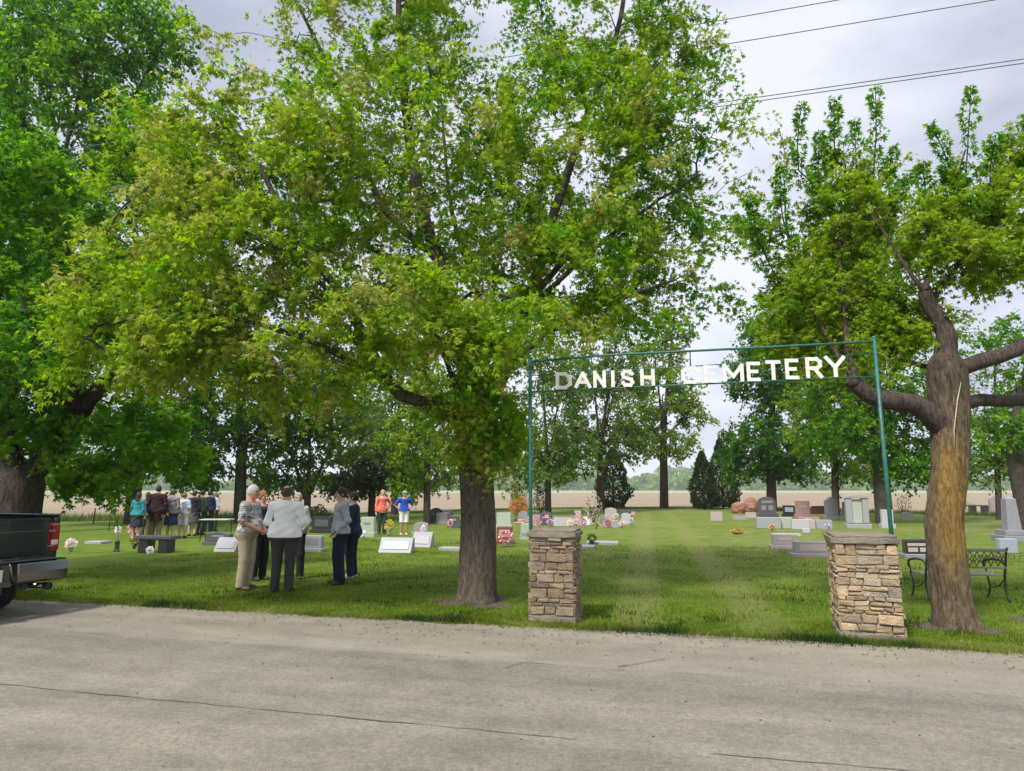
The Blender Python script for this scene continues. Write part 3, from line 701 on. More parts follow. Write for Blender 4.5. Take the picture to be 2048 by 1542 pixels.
# ---- pollarded maple right of the gate
def right_tree():
    root = empty('pollarded_tree', (0, 0, 0), 0, 'pollarded maple with orange lichen on its trunk and sawn limbs', 'tree', 'trees')
    t = Tree(23); b0 = G(1908, 1252); D = b0.y
    t.limb([(b0.x, b0.y, 0), (b0.x, b0.y, 1.5), p3(1898, 860, D), p3(1893, 730, D)], 0.27, 0.25, 1.1, 0.0)
    t.limb([p3(1885, 740, D), p3(1893, 690, D), p3(1888, 655, D), p3(1858, 610, D), p3(1850, 580, D - .05)], 0.16, 0.085, 0.9, 0.0)        # snaking leader
    t.limb([p3(1870, 840, D), p3(1830, 808, D - .05), p3(1770, 800, D - .1), p3(1735, 788, D - .1), p3(1712, 768, D - .1)], 0.15, 0.10, 0.7, 0.01)  # left sawn limb
    t.limb([p3(1905, 745, D), p3(1960, 722, D - .1), p3(2030, 700, D - .1), p3(2120, 640, D - .1), p3(2180, 560, D)], 0.12, 0.08, 0.3, 0.01)
    t.limb([p3(1905, 815, D), p3(1960, 800, D + .2), p3(2050, 800, D + .4), p3(2150, 760, D + .6)], 0.10, 0.07, 0.3, 0.01)
    t.limb([p3(1890, 760, D), p3(1860, 735, D + .3), p3(1800, 720, D + .5), p3(1790, 690, D + .5)], 0.05, 0.03, 0.5, 0.01)
    t.limb([p3(1850, 580, D - .05), p3(1810, 535, D), p3(1780, 480, D + .1), p3(1740, 430, D + .2)], 0.035, 0.012, 0.2)
    t.limb([p3(1850, 580, D - .05), p3(1870, 500, D), p3(1900, 400, D), p3(1930, 300, D)], 0.04, 0.012, 0.2)
    t.limb([p3(1712, 768, D - .1), p3(1690, 650, D + .3), p3(1680, 480, D + .6), p3(1690, 330, D + .8)], 0.045, 0.014, 0.15)
    t.limb([p3(1712, 768, D - .1), p3(1640, 650, D + .5), p3(1580, 500, D + .9), p3(1570, 400, D + 1.0)], 0.04, 0.012, 0.2)
    t.limb([p3(1860, 600, D), p3(1960, 480, D - .2), p3(2060, 420, D - .2)], 0.04, 0.012, 0.2)
    B = lambda px, py, D_, rx, ry, rz, n: (P(px, py, D_), rx, ry, rz, n)
    blobs = [B(1690, 430, D + .8, .60, .6, .95, 84), B(1620, 600, D + .8, .66, .6, .9, 84), B(1730, 610, D + .6, .6, .5, .8, 64), B(1570, 690, D + 1, .5, .5, .25, 22), B(1880, 490, D, .6, .6, .7, 52), B(1990, 500, D - .1, .75, .6, .6, 60), B(1830, 640, D + .4, .5, .5, .35, 22),
             B(1960, 400, D, .5, .5, .45, 26), B(1780, 680, D + .5, .4, .4, .25, 18), B(1530, 480, D + 1, .22, .3, .32, 9), B(2080, 330, D, .6, .5, .8, 30), B(1700, 720, D + .4, .5, .4, .3, 18)]
    tips = ell_tips(t.rng, blobs)
    for px, py, D_ in [(1500, 455, D + 1), (1505, 400, D + 1), (1480, 460, D + 1), (1560, 265, D + .9), (1575, 330, D + .9), (1800, 330, D + .5), (1560, 400, D + .9), (1540, 640, D + .9)]:
        tips = np.vstack([tips, [p3(px, py, D_)]])
    ends = t.grow(tips, up=0.4)
    wh = [((1640, 420), (1636, 330), (1640, 262)), ((1705, 420), (1712, 330), (1708, 238)), ((1780, 460), (1778, 360), (1786, 290)), ((1985, 430), (1980, 340), (1992, 268)), ((1900, 440), (1902, 370), (1890, 330)), ((1575, 480), (1560, 400), (1562, 330)), ((1525, 520), (1508, 440), (1500, 395)), ((1600, 380), (1595, 290), (1603, 205)), ((1670, 330), (1668, 260), (1668, 195)), ((1745, 380), (1752, 270), (1750, 170)), ((1925, 420), (1935, 300), (1942, 170)),
          ((1925, 400), (1890, 310), (1862, 245)), ((1960, 420), (2010, 360), (2060, 300)), ((1760, 480), (1800, 380), (1840, 330)), ((2060, 380), (2050, 300), (2062, 215)), ((1850, 460), (1850, 380), (1845, 320))]
    for k, w_ in enumerate(wh):
        dd = D + (0.7 if w_[0][0] < 1800 else 0.05)
        t.whip([p3(x, y, dd) for x, y in w_], 0.075, 0.185, 360 if k != 3 else 440, 'bright', r0=0.014, bare=0.0)
    t.radii()
    wd = t.wood(root, (0.120, 0.092, 0.078), skip0=True); part2 = mesh_np(wd); bpy.data.objects.remove(wd)
    lich = P(1915, 1000, D)
    def colfn(c):
        base = np.tile(np.array((0.190, 0.146, 0.098)), (len(c), 1))
        k = np.array([mnoise.noise(Vector((q[0] * 12, q[1] * 12, q[2] * 1.6))) + .6 * mnoise.noise(Vector((q[0] * 44, q[1] * 44, q[2] * 7))) for q in c])
        cx_ = np.interp(c[:, 2], [0, 3], [b0.x, p3(1898, 820, D)[0]]); dx, dy = c[:, 0] - cx_, c[:, 1] - D; sr = (dx * .83 - dy * .55) / .23; fr = -dx * .55 - dy * .83; front = np.clip(1.2 - ((sr - .12) / .75) ** 2, 0, 1) * (fr > -.03)
        hz = np.clip((c[:, 2] - 0.55) / 0.5, 0, 1) * np.clip((2.75 - c[:, 2]) / 0.6, 0, 1)
        f = np.clip(front * hz * .62 + k * 1.0 * hz - 0.06, 0, 0.80)[:, None]
        g = np.clip((c[:, 2] - 2.7) / 0.6, 0, 1)[:, None]; base = base * (1 - g) + np.array((0.125, 0.098, 0.070)) * g
        return base
    tr = [(b0.x, b0.y, -.06, .232), (b0.x, b0.y, .5, .225), (b0.x, b0.y, 1.3, .218), (*p3(1901, 930, D), .215), (*p3(1899, 820, D), .235), (*p3(1893, 745, D), .245), (*p3(1888, 712, D), .19), (*p3(1888, 698, D), .06)]
    part1 = near_trunk(root, b0, tr, 7, (0.2, 0.16, 0.13), colfn, roots=7, ridge=0.022)
    cen = part1[0][part1[1]].mean(1); cxx = np.interp(cen[:, 2], [0, 3], [b0.x, p3(1898, 820, D)[0]]); dx, dy = cen[:, 0] - cxx, cen[:, 1] - D
    sr = (dx * .83 - dy * .55) / .23; fr = np.clip((-dx * .55 - dy * .83) / .06 + .5, 0, 1)
    lm = 1.08 * np.exp(-((sr - .08) / 1.05) ** 2) * fr * np.clip((cen[:, 2] - .15) / .9, 0, 1) * np.clip((2.9 - cen[:, 2]) / .8, 0, 1)
    tk = join_np('trunk', [part1, part2], m_bark, root)
    la = tk.data.attributes.new('Lich', 'FLOAT', 'FACE'); buf = np.zeros(len(tk.data.polygons), np.float32); buf[:len(lm)] = lm; la.data.foreach_set('value', buf)
    s = MB()                                            # hollow stub end and peeled scar
    c0, c1 = P(1712, 768, D - .1), P(1700, 758, D - .12)
    s.tube([c0, c1], [0.102, 0.075], 12); s.build('cut_stub', mat('dark_heartwood', (0.05, 0.035, 0.03), 0.95, var=0.5, vscale=30), root)
    s = MB(); s.tube([P(1922, 765, D - .27), P(1915, 800, D - .275), P(1908, 860, D - .265), P(1909, 905, D - .26)], [0.003, 0.009, 0.008, 0.003], 6)
    s.build('bark_scar', mat('bare_wood', (0.42, 0.36, 0.27), 0.8, var=0.3, vscale=30), root)
    def colf(p, base, rng):
        if p[0] > 4.2 and rng.random() < 0.7: return np.array([(0.180, 0.235, 0.016), (0.135, 0.205, 0.012)][rng.integers(0, 2)])
        return base
    t.tufts(ends, 72, 0.36, 0.072, 'lime', droop=0.3, colfn=colf, tail=0.5, spread=.4, up=.35)
    t.whips_leaves(); t.crown(root)
right_tree()

# ---- large maple behind the truck
def left_tree():
    root = empty('maple_tree', (0, 0, 0), 0, 'thick trunked bright green maple behind the dark pickup truck', 'tree', 'trees')
    D = 12.9; t = Tree(31); b0 = P(28, 1100, D); b0.z = 0
    t.limb([(b0.x, b0.y, -.05), (b0.x, b0.y, .9), p3(35, 985, D), p3(45, 940, D)], 0.50, 0.40, 1.1, 0.0)
    t.limb([p3(50, 960, D), p3(120, 890, D), p3(180, 800, D), p3(260, 700, D), p3(300, 560, D)], 0.24, 0.06, 0.35, 0.02)
    t.limb([p3(90, 920, D), p3(150, 780, D - .2), p3(150, 600, D - .3), p3(120, 420, D - .2)], 0.13, 0.04, 0.25, 0.02)
    t.limb([p3(30, 960, D), p3(0, 820, D), p3(-30, 600, D), p3(-50, 300, D)], 0.25, 0.05, 0.3, 0.02)
    t.limb([p3(20, 950, D), p3(-100, 800, D + .5), p3(-260, 600, D + .6)], 0.15, 0.05, 0.3, 0.02)
    t.limb([p3(40, 960, D), p3(20, 800, D - .7), p3(70, 700, D - 1.2), p3(40, 590, D - 1.5)], 0.11, 0.02, 0.4, 0.02)
    B = lambda px, py, D_, rx, ry, rz, n: (P(px, py, D_), rx, ry, rz, n)
    blobs = [B(50, 470, D, 1.7, 1.8, 1.9, 150), B(150, 640, D - .2, 1.3, 1.2, 1.2, 85), B(-60, 620, D, 1.6, 1.6, 1.8, 90), B(60, 800, D - .3, .9, .9, 1.1, 48), B(20, 340, D - .6, 1.2, 1.2, .9, 56), B(110, 850, D - .3, .8, .7, .35, 22),
             B(280, 640, D + .6, 1.1, 1.1, 1.3, 56), B(200, 950, D + .8, 1.0, .6, .42, 30), B(330, 900, D + 1.5, .9, .6, .4, 20), B(300, 840, D + .5, .9, .8, .5, 30), B(-250, 500, D, 1.5, 1.5, 2, 50), B(30, 700, D - 1.6, .9, .8, .9, 40)]
    ends = t.grow(ell_tips(t.rng, blobs), up=0.25); t.radii()
    wd = t.wood(root, (0.085, 0.068, 0.055), skip0=True); part2 = mesh_np(wd); bpy.data.objects.remove(wd)
    tr = [(b0.x, b0.y, -.06, .46), (b0.x, b0.y, .6, .44), (*p3(32, 1020, D), .41), (*p3(40, 960, D), .42), (*p3(45, 930, D), .25), (*p3(45, 915, D), .05)]
    join_np('trunk', [near_trunk(root, b0, tr, 15, (0.10, 0.08, 0.065), sides=48, step=.06), part2], m_bark, root)
    t.gain = 1.55; t.tufts(ends, 80, 0.48, 0.10, 'bright', droop=0.5, spread=.45); t.crown(root)
left_tree()

# ---- trees further back
def back_tree(name, label, px, D, r, fork_y, blobs, pal, seed, leaf=0.2, per=60, rad=0.75, lean=0, stems=None, low=0.35, col=(0.09, 0.072, 0.058), limbs=None, lobed=False):
    root = empty(name, (0, 0, 0), 0, label, 'tree', 'trees')
    t = Tree(seed); b = P(px, 980, D); b.z = -0.03; fk = P(px + lean, fork_y, D)
    t.limb([tuple(b), tuple(b.lerp(fk, 0.5)), tuple(fk)], r, r * 0.75, 1.1, 0.0)
    t.r0 = r
    bl = [(P(x, y, D + dd), rx, ry, rz, n) for (x, y, dd, rx, ry, rz, n) in blobs]
    cs = [np.array(q[0]) for q in bl]; top = max(cs, key=lambda q: q[2])
    if limbs:
        for lm in limbs: t.limb([p3(x, y, D + d_) for x, y, d_ in lm], r * 0.6, r * 0.15, 0.3, 0.03)
    else:
        t.limb([tuple(fk), tuple(np.array(fk) * .5 + top * .5 + np.array([0, 0, .3])), tuple(top)], r * 0.65, r * 0.12, 0.05, 0.05)
        for c in cs:
            if c is top: continue
            m_ = np.array(fk) * .45 + c * .55; m_[2] = min(m_[2] + 0.4, c[2] + .3)
            if c[2] > fk.z - 0.3: t.limb([tuple(fk), tuple(m_), tuple(c)], r * 0.42, r * 0.1, 0.2, 0.05)
    ends = t.grow(ell_tips(t.rng, bl), up=0.25, seg=0.8, jit=0.12); t.radii(tip=0.012); t.wood(root, col)
    t.gain = 1.32; t.tufts(ends, per, rad, leaf, pal, droop=0.4, tail=1.2); t.crown(root, lobed=lobed)
    return root
L = [
 # name, label, px, D, r, fork_y, blobs(px,py,dD,rx,ry,rz,n), pal, seed, kw
 ('maple_tree', 'tall dark green maple rising behind the left maple and the wires', 20, 26, .42, 700,
  [(120, 230, 0, 5.2, 4, 3.6, 230), (200, 60, 0, 3.0, 3.6, 3.4, 120), (30, 60, 1, 4.4, 4, 3.2, 120), (160, 480, -1, 5, 3.5, 2.8, 150), (340, 330, 0, 2.8, 3, 2.6, 70), (60, -120, 1, 4, 3, 2, 40), (335, 70, 0, .7, 1.2, 2.4, 24), (-120, 300, 0, 3, 3, 4, 50)], 'bright', 41, dict(leaf=.17, per=95, rad=.85)),
 ('maple_tree', 'forked maple behind the huddle of mourners at the far left', 270, 34, .42, 965,
  [(270, 800, 0, 4.2, 3, 2.6, 120), (190, 870, -1, 2.6, 2.2, 1.7, 56), (350, 860, 0, 3, 2.5, 1.6, 66), (270, 640, 0, 4, 3, 2.5, 70), (150, 935, -2, 2.2, 1.8, 1.0, 40), (370, 925, 0, 2, 1.5, 1.0, 34), (210, 955, -2, 1.2, 1.2, .6, 16)], 'bright', 42, dict(leaf=.17, per=62, rad=.8, limbs=[[(262, 985, 0), (240, 900, 0), (215, 820, 0)], [(272, 985, 0), (300, 900, 0), (340, 830, 0)], [(270, 970, 0), (272, 800, 0), (270, 660, 0)]])),
 ('maple_tree', 'straight dark trunked maple behind the man in the plaid shirt', 483, 35, .34, 900,
  [(490, 760, 0, 4, 3, 3, 110), (430, 850, 0, 2.6, 2, 1.8, 52), (560, 830, 0, 2.8, 2, 2, 56), (400, 940, 0, 1.8, 1.4, 1.2, 34), (520, 920, 0, 1.4, 1.4, .8, 16)], 'bright', 43, dict(leaf=.17, per=62, rad=.8)),
 ('maple_tree', 'slender several stemmed maple between the white shirt and the grey hoodie', 616, 36, .22, 985,
  [(620, 800, 0, 3.2, 3, 3, 90), (560, 880, 0, 2.2, 2, 1.8, 40), (690, 860, 0, 2.4, 2, 2, 46), (620, 930, 0, 1.8, 1.5, 1, 18), (560, 960, 0, 2.0, 1.5, .7, 26), (650, 740, 1, 3.6, 3, 2.2, 70)], 'mid', 44, dict(leaf=.17, per=60, rad=.75, limbs=[[(612, 990, 0), (590, 930, 0), (560, 850, 0)], [(616, 990, 0), (620, 900, 0), (618, 800, 0)], [(618, 990, 0), (650, 920, 0), (690, 840, 0)], [(610, 1000, 0), (580, 960, -.4), (555, 930, -.6)]])),
 ('weeping_tree', 'low dusky purple green tree drooping behind the coral shirt', 745, 40, .25, 960,
  [(700, 965, 0, 2.3, 2, .7, 60), (760, 930, 0, 2.6, 2, 1.4, 80), (820, 960, 0, 1.2, 1.2, .7, 22)], 'dusky', 45, dict(leaf=.17, per=60, rad=.7)),
 ('maple_tree', 'tall pale maple standing behind the mourner in coral', 790, 46, .26, 880,
  [(790, 790, 0, 4.4, 3, 3.6, 120), (850, 900, 0, 2.6, 2, 1.8, 40), (740, 880, 0, 3.2, 2, 1.8, 80), (880, 930, 0, 2.6, 2, 1.4, 50), (790, 800, 1, 4.4, 3, 3, 60), (820, 650, 0, 4, 3, 3, 60)], 'mid', 46, dict(leaf=.2, per=58, rad=.95)),
 ('maple_tree', 'bright green maple hanging low over the mourner in blue', 855, 33, .2, 900,
  [(840, 880, 0, 2.0, 1.8, 1.8, 60), (820, 965, 0, 1.0, 1, .8, 22), (880, 790, 0, 2.2, 2, 1.8, 40)], 'lime', 47, dict(leaf=.17, per=55, rad=.65)),
 ('maple_tree', 'thin trunked maple just right of the left green post', 1096, 46, .24, 930,
  [(1090, 820, 0, 3.4, 3, 2.8, 100), (1130, 745, 1, 3.4, 3, 1.8, 80), (1030, 900, 0, 2.4, 2, 1.8, 60), (1140, 900, 0, 2.4, 2, 1.8, 64), (1080, 940, 0, 2.4, 2, 1.0, 36), (1080, 700, 0, 3, 3, 2.4, 60)], 'mid', 48, dict(leaf=.18, per=52, rad=.85)),
 ('maple_tree', 'broad maple behind the dark cedar and the letters of the first word', 1200, 52, .3, 900,
  [(1190, 810, 0, 4, 3, 3.4, 110), (1240, 750, 1, 3.4, 3, 1.8, 80), (1150, 900, 0, 2.8, 2, 2, 66), (1240, 880, 0, 2.8, 2, 1.8, 66), (1180, 690, 0, 3.6, 3, 2.8, 60), (1240, 640, 0, 2.6, 3, 2.0, 34)], 'mid', 49, dict(leaf=.2, per=52, rad=.9)),
 ('maple_tree', 'single straight maple at the end of the grass drive', 1327, 60, .42, 880,
  [(1325, 790, 0, 3.6, 3, 3.0, 110), (1330, 880, 0, 3.6, 3, 1.6, 60), (1310, 715, 0, 3.0, 2.4, 2.0, 60), (1345, 655, 0, 2.2, 2.4, 1.6, 30), (1270, 850, 0, 2.2, 2, 1.6, 26), (1390, 830, 0, 1.9, 2, 1.6, 26)], 'lime', 50, dict(leaf=.23, per=54, rad=.85)),
 ('maple_tree', 'dense dark green maple behind the domed black headstone', 1541, 52, .42, 900,
  [(1540, 740, 0, 3.6, 3, 3.6, 180), (1530, 880, 0, 3.6, 3, 2.4, 130), (1560, 640, 0, 3.2, 3, 2.4, 90), (1590, 930, 0, 2.2, 2, 1.1, 44), (1480, 930, 0, 1.8, 2, 1.2, 30)], 'deep', 51, dict(leaf=.22, per=75, rad=.9)),
 ('maple_tree', 'yellow green maple behind the pink headstone', 1668, 44, .26, 900,
  [(1660, 800, 0, 3.1, 2.6, 2.2, 100), (1690, 880, 0, 2.8, 2, 1.8, 84), (1630, 860, 0, 2.2, 2, 1.5, 54), (1720, 940, 0, 2.0, 2, .9, 30), (1650, 700, 0, 2.6, 2.5, 2.2, 50)], 'lime', 52, dict(leaf=.19, per=60, rad=.85)),
 ('maple_tree', 'thick dark maple rising behind the right green post', 1764, 34, .44, 850,
  [(1700, 600, 0, 3.8, 3, 4, 170), (1760, 450, 1, 2.8, 3, 3, 80), (1600, 660, 0, 2.6, 3, 2.6, 70), (1790, 740, 0, 3, 3, 2.6, 110), (1700, 770, 0, 2.6, 2, 2, 80), (1850, 850, 0, 2.6, 2, 2.0, 90), (1840, 930, 0, 2.2, 2, .9, 40), (1690, 860, 0, 2.0, 2, 1.2, 40), (1740, 880, 0, 1.5, 2, .8, 24), (1800, 930, 0, 1.3, 1.5, .7, 16)], 'bright', 53, dict(leaf=.16, per=62, rad=.75, lean=-12)),
 ('maple_tree', 'thin pale maple behind the garden bench', 1992, 38, .18, 880,
  [(1960, 800, 0, 2.6, 2, 2.4, 50), (2010, 880, 0, 2.4, 2, 1.8, 70), (1960, 930, 0, 2.2, 1.6, 1.1, 56), (1990, 690, 0, 2.6, 2, 2, 30)], 'mid', 54, dict(leaf=.16, per=46, rad=.7)),
 ('maple_tree', 'leaning dark trunked maple at the right edge behind the obelisk', 2052, 28, .42, 900,
  [(2100, 800, 0, 2.6, 2, 2.4, 70), (2030, 860, 0, 1.8, 1.6, 1.2, 30), (2060, 700, 0, 2.4, 2, 2, 40)], 'bright', 55, dict(leaf=.15, per=50, rad=.65, lean=-25)),
]
for (nm, lb, px, D, r, fy, bl, pal, seed, kw) in L:
    back_tree(nm, lb, px, D, r, fy, bl, pal, seed, **kw)

# ---- cedars and garden shrubs
def cedar(px, py_top, wpx, D, seed, label, group='cedars', name='cedar_tree', pal='cedar', belly=0.28):
    rng = np.random.default_rng(seed); b = P(px, 1010, D); b.z = 0; top = P(px, py_top, D).z; rw = wpx / 1320 * D / 2
    root = empty(name, b, 0, label, 'tree', group)
    s = MB(); s.tube([(0, 0, -.03), (0, 0, top * .5), (0, 0, top * .93)], [.13, .07, .02], 8, col=(.09, .07, .055)); s.build('trunk', m_bark, root)
    n = int(5200 * (top / 5)); u = rng.random(n) ** 1.25; z = 0.12 + u * (top - 0.12)
    prof = np.where(u < belly, 0.62 + 0.38 * np.sin(u / belly * np.pi / 2), ((1 - u) / (1 - belly)) ** 0.72)
    a = rng.uniform(0, 2 * np.pi, n); lump = 1 + .16 * np.sin(a * 3 + z * 3 + seed) + .1 * np.sin(a * 7 - z * 5)
    r = rw * prof * lump * rng.uniform(.55, 1.05, n) ** .5
    t = Tree(seed); t.P_ = [np.stack([r * np.cos(a), r * np.sin(a), z], -1)]; t.A_ = [unit(np.stack([np.cos(a) * .6, np.sin(a) * .6, rng.uniform(.3, 1.6, n)], -1))]
    t.S_ = [rng.uniform(.10, .26, n)]; cs = np.array([c for c, _ in PAL[pal]]); t.C_ = [cs[rng.integers(0, len(cs), n)] * rng.uniform(.7, 1.3, (n, 1))]
    t.crown(root, lobed=False)
cedar(1227, 897, 66, 59, 61, 'dark spire cedar behind the cluster of pale stones left of the drive')
cedar(1408, 905, 52, 57, 62, 'dark cedar with a blunt top beside the drive, left of its taller twin')
cedar(1446, 880, 62, 59, 63, 'dark pointed cedar touching its shorter twin beside the drive')
def shrub(px, py, wpx, hpx, label, pal, seed, name='shrub', D=None, n=900, leaf=.09):
    rng = np.random.default_rng(seed); b = G(px, py) if D is None else P(px, py, D); b.z = 0; D = b.y
    root = empty(name, b, 0, label, 'shrub'); rw = wpx / 1320 * D / 2; h = hpx / 1320 * D
    s = MB()
    for k in range(5):
        a = k * 1.26; s.tube([(0, 0, -.02), (rw * .3 * math.cos(a), rw * .3 * math.sin(a), h * .4), (rw * .6 * math.cos(a), rw * .6 * math.sin(a), h * .75)], [.02, .014, .006], 5, col=(.1, .08, .06))
    s.build('stem', m_bark, root)
    t = Tree(seed); d = unit(rng.normal(0, 1, (n, 3))); r = rng.uniform(.2, 1, n) ** .4
    lump = 1 + .2 * np.sin(d[:, 0] * 5 + seed) * np.cos(d[:, 1] * 4)
    t.P_ = [d * (r * lump)[:, None] * np.array([rw, rw, h * .46]) + np.array([0, 0, h * .52])]; t.A_ = [unit(d + rng.normal(0, .5, (n, 3)))]; t.S_ = [leaf * rng.uniform(.6, 1.4, n)]
    cs = np.array([c for c, _ in PAL[pal]]); t.C_ = [cs[rng.integers(0, len(cs), n)] * rng.uniform(.7, 1.3, (n, 1))]
    t.crown(root, lobed=False, name='foliage')
PAL['rust'] = [((0.42, 0.13, 0.03), 1), ((0.33, 0.09, 0.03), 1), ((0.45, 0.22, 0.06), 1), ((0.10, 0.09, 0.03), 1)]
PAL['plum'] = [((0.10, 0.045, 0.03), 1), ((0.16, 0.06, 0.04), 1), ((0.06, 0.06, 0.03), 1)]
PAL['gold'] = [((0.6, 0.45, 0.05), 1), ((0.5, 0.42, 0.12), 1), ((0.12, 0.16, 0.03), 1)]
shrub(1038, 1034, 44, 42, 'rust orange leaved shrub left of the green post behind a stone', 'rust', 71)
shrub(1037, 1018, 34, 60, 'small rounded dark green shrub standing over the rust orange one', 'deep', 72, n=1300, D=46)
shrub(1808, 1032, 30, 44, 'reddish bare looking bush between the green post and the lichen trunk', 'plum', 73, n=380, leaf=.07)
shrub(1082, 1030, 30, 50, 'dark blue green bush just right of the left green post', 'cedar', 74, n=900)
shrub(632, 1052, 46, 40, 'dark clipped bush behind the white shirted man and the hoodie', 'cedar', 75, n=1100)
PAL['mottled'] = [((0.40, 0.36, 0.30), 3), ((0.30, 0.26, 0.20), 2), ((0.10, 0.09, 0.06), 2)]
shrub(1187, 1052, 36, 66, 'pale mottled flowering bush among the pale stones left of the drive', 'mottled', 77, n=420, leaf=.08)
shrub(1910, 1012, 60, 30, 'low dark hedge bush behind the lichen trunk', 'deep', 76, n=700, D=46)

# rough grass along the field edge, distant wood
def scatter_leafy(name, label, cat, pts, size, pal, seed, upright=0.6):
    rng = np.random.default_rng(seed); n = len(pts); t = Tree(seed); t.P_ = [pts]; d = unit(rng.normal(0, 1, (n, 3)) + np.array([0, 0, upright])); t.A_ = [d]
    t.S_ = [size * rng.uniform(.6, 1.4, n)]; cs = np.array([c for c, _ in PAL[pal]]); t.C_ = [cs[rng.integers(0, len(cs), n)] * rng.uniform(.75, 1.25, (n, 1))]
    o = t.crown(None, lobed=False, name=name); return tag(o, label, cat, kind='stuff')
rng = np.random.default_rng(9); n = 45000
x = rng.uniform(-32, 34, n); fx = np.array([q[0] for q in fb]); fy = np.array([q[1] for q in fb])
y = np.interp(x, fx, fy) - 0.4 + rng.normal(0, 0.6, n); hh = np.where(x < -12, .55, np.where(x > 20, .35, .16)) * rng.random(n)
hh = hh * .9 + .06; aa = rng.uniform(0, 6.28, n); wv = .014
V = np.stack([np.stack([x - np.cos(aa) * wv, y - np.sin(aa) * wv, 0 * x], -1), np.stack([x + np.cos(aa) * wv, y + np.sin(aa) * wv, 0 * x], -1), np.stack([x + rng.normal(0, .1, n), y + rng.normal(0, .1, n), hh], -1)], 1)
cs = np.array([(.05, .12, .012), (.08, .15, .02), (.13, .17, .04), (.20, .18, .08)])
tag(np_mesh('rough_grass', V.reshape(-1, 3), np.arange(3 * n).reshape(-1, 3), 3, MATS['grass_blade'], None, cs[rng.integers(0, 4, n)]), 'unmown dark grass strip where the lawn meets the bare field', 'grass', kind='stuff')
n = 60000; x = rng.uniform(-1000, 1100, n); row = rng.integers(0, 3, n); y = 760 + row * 60 + rng.uniform(-14, 14, n)
hh = (13 + 6 * np.sin(x / 37 + row) + 5 * np.sin(x / 13.0 + 2 * row) + 3 * np.sin(x / 5.1)) * (1 + .25 * np.sin(x / 160)); z = np.maximum(0.5, hh * (1 - rng.random(n) ** 1.6))
scatter_leafy('distant_wood', 'far hazy line of woodland beyond the bare field', 'woodland', np.stack([x, y, z], -1), 5.0, 'mid', 92, .8)
# ------------------------------------------------------------------ stone pillars
m_stone = mat('limestone_rubble', (0.5, 0.4, 0.3), 0.92, var=0.22, vscale=9, bump=0.9, bscale=38, attr=True, spec=0.15)
m_cap = mat('weathered_concrete_cap', (0.24, 0.205, 0.16), 0.95, col2=(0.15, 0.135, 0.11), vscale=7, bump=0.7, bscale=25, spec=0.15)
def pillar(u0, v0, label, seed, tone, W=.6, rot=-ALPHA):
    rng = random.Random(seed)
    c = RV(u0, v0 + 0.35); root = empty('stone_pillar', c, rot, label, 'pillar', 'stone gate pillars')
    H, T = 1.10, 0.025
    core = MB(); core.box((0, 0, H / 2 - .02), (W - 0.035, W - 0.035, H), col=tuple(q * .42 for q in tone)); core.build('mortar', mat('dark_mortar', (0.30, 0.26, 0.205), 0.95, var=.3, vscale=20, bump=.6, bscale=60), root)
    s = MB()
    cols = [(0.46, 0.36, 0.235), (0.40, 0.31, 0.21), (0.50, 0.41, 0.28), (0.34, 0.27, 0.19), (0.43, 0.315, 0.21), (0.37, 0.32, 0.25), (0.48, 0.36, 0.22)]
    for face in range(4):
        z = 0.0; M = Matrix.Rotation(face * math.pi / 2, 4, 'Z')
        while z < H - 0.02:
            rh = rng.choice([0.04, 0.05, 0.06, 0.075, 0.09, 0.11, 0.125]); rh = min(rh, H - z)
            if H - z - rh < 0.04: rh = H - z
            x = -W / 2
            while x < W / 2 - 0.01:
                w_ = rng.uniform(0.07, 0.25) * (1.15 if rh > .09 else 1); 
                if W / 2 - x - w_ < 0.07: w_ = W / 2 - x
                if rh > 0.11 and rng.random() < .35:      # split the course
                    parts = [(z, rh * .48), (z + rh * .5, rh * .5)]
                else: parts = [(z, rh)]
                for (zz, hh) in parts:
                    col = rng.choice(cols); k = rng.uniform(.78, 1.15) * (0.86 + 0.14 * min(1, zz / .3)); pr = rng.uniform(-0.004, 0.022)
                    s.box((x + w_ / 2, -(W / 2 - 0.0175) - pr / 2, zz + hh / 2), (w_ - rng.uniform(.006, .014), 0.05 + pr, hh - rng.uniform(.006, .013)), bev=.011, M=M,
                          col=tuple(q * k * t_ for q, t_ in zip(col, tone)), jit=.012, rng=rng, seg=2)
                x += w_
            z += rh
    s.build('shaft', m_stone, root)
    f = MB(); f.box((0, 0, 0.035), (W + .05, W + .05, .075), bev=.015, jit=.006, rng=rng, seg=2); f.build('footing', m_cap, root)
    k = MB(); k.box((0, 0, H + .035), (W + .075, W + .075, .07), bev=.012, jit=.006, rng=rng, seg=2)
    k.box((0, 0, H + .082), (W + .02, W + .02, .03), bev=.014, jit=.008, rng=rng, seg=2)
    o = k.build('cap', m_cap, root)
    bm = bmesh.new(); bm.from_mesh(o.data); bmesh.ops.subdivide_edges(bm, edges=bm.edges, cuts=5, use_grid_fill=True)
    for v in bm.verts: v.co += Vector((mnoise.noise(v.co * 6), mnoise.noise(v.co * 6 + Vector((9, 0, 0))), 0.7 * mnoise.noise(v.co * 7 + Vector((0, 9, 0))))) * 0.016
    bm.to_mesh(o.data); bm.free()
    return root
pA = G(1103, 1246); pB = G(1752, 1281)
def to_uv(p): return p.x * CA - p.y * SA, p.x * SA + p.y * CA
uA, vA = to_uv(pA); uB, vB = to_uv(pB); vG = (vA + vB) / 2
pillar(uA, vA, 'stone gate pillar nearer the big maple, left end of the gateway', 5, (0.56, 0.55, 0.55), .60)
pillar(uB, vB, 'pale stone gate pillar beside the lichen covered trunk', 8, (0.82, 0.82, 0.80), .67, -R(19))

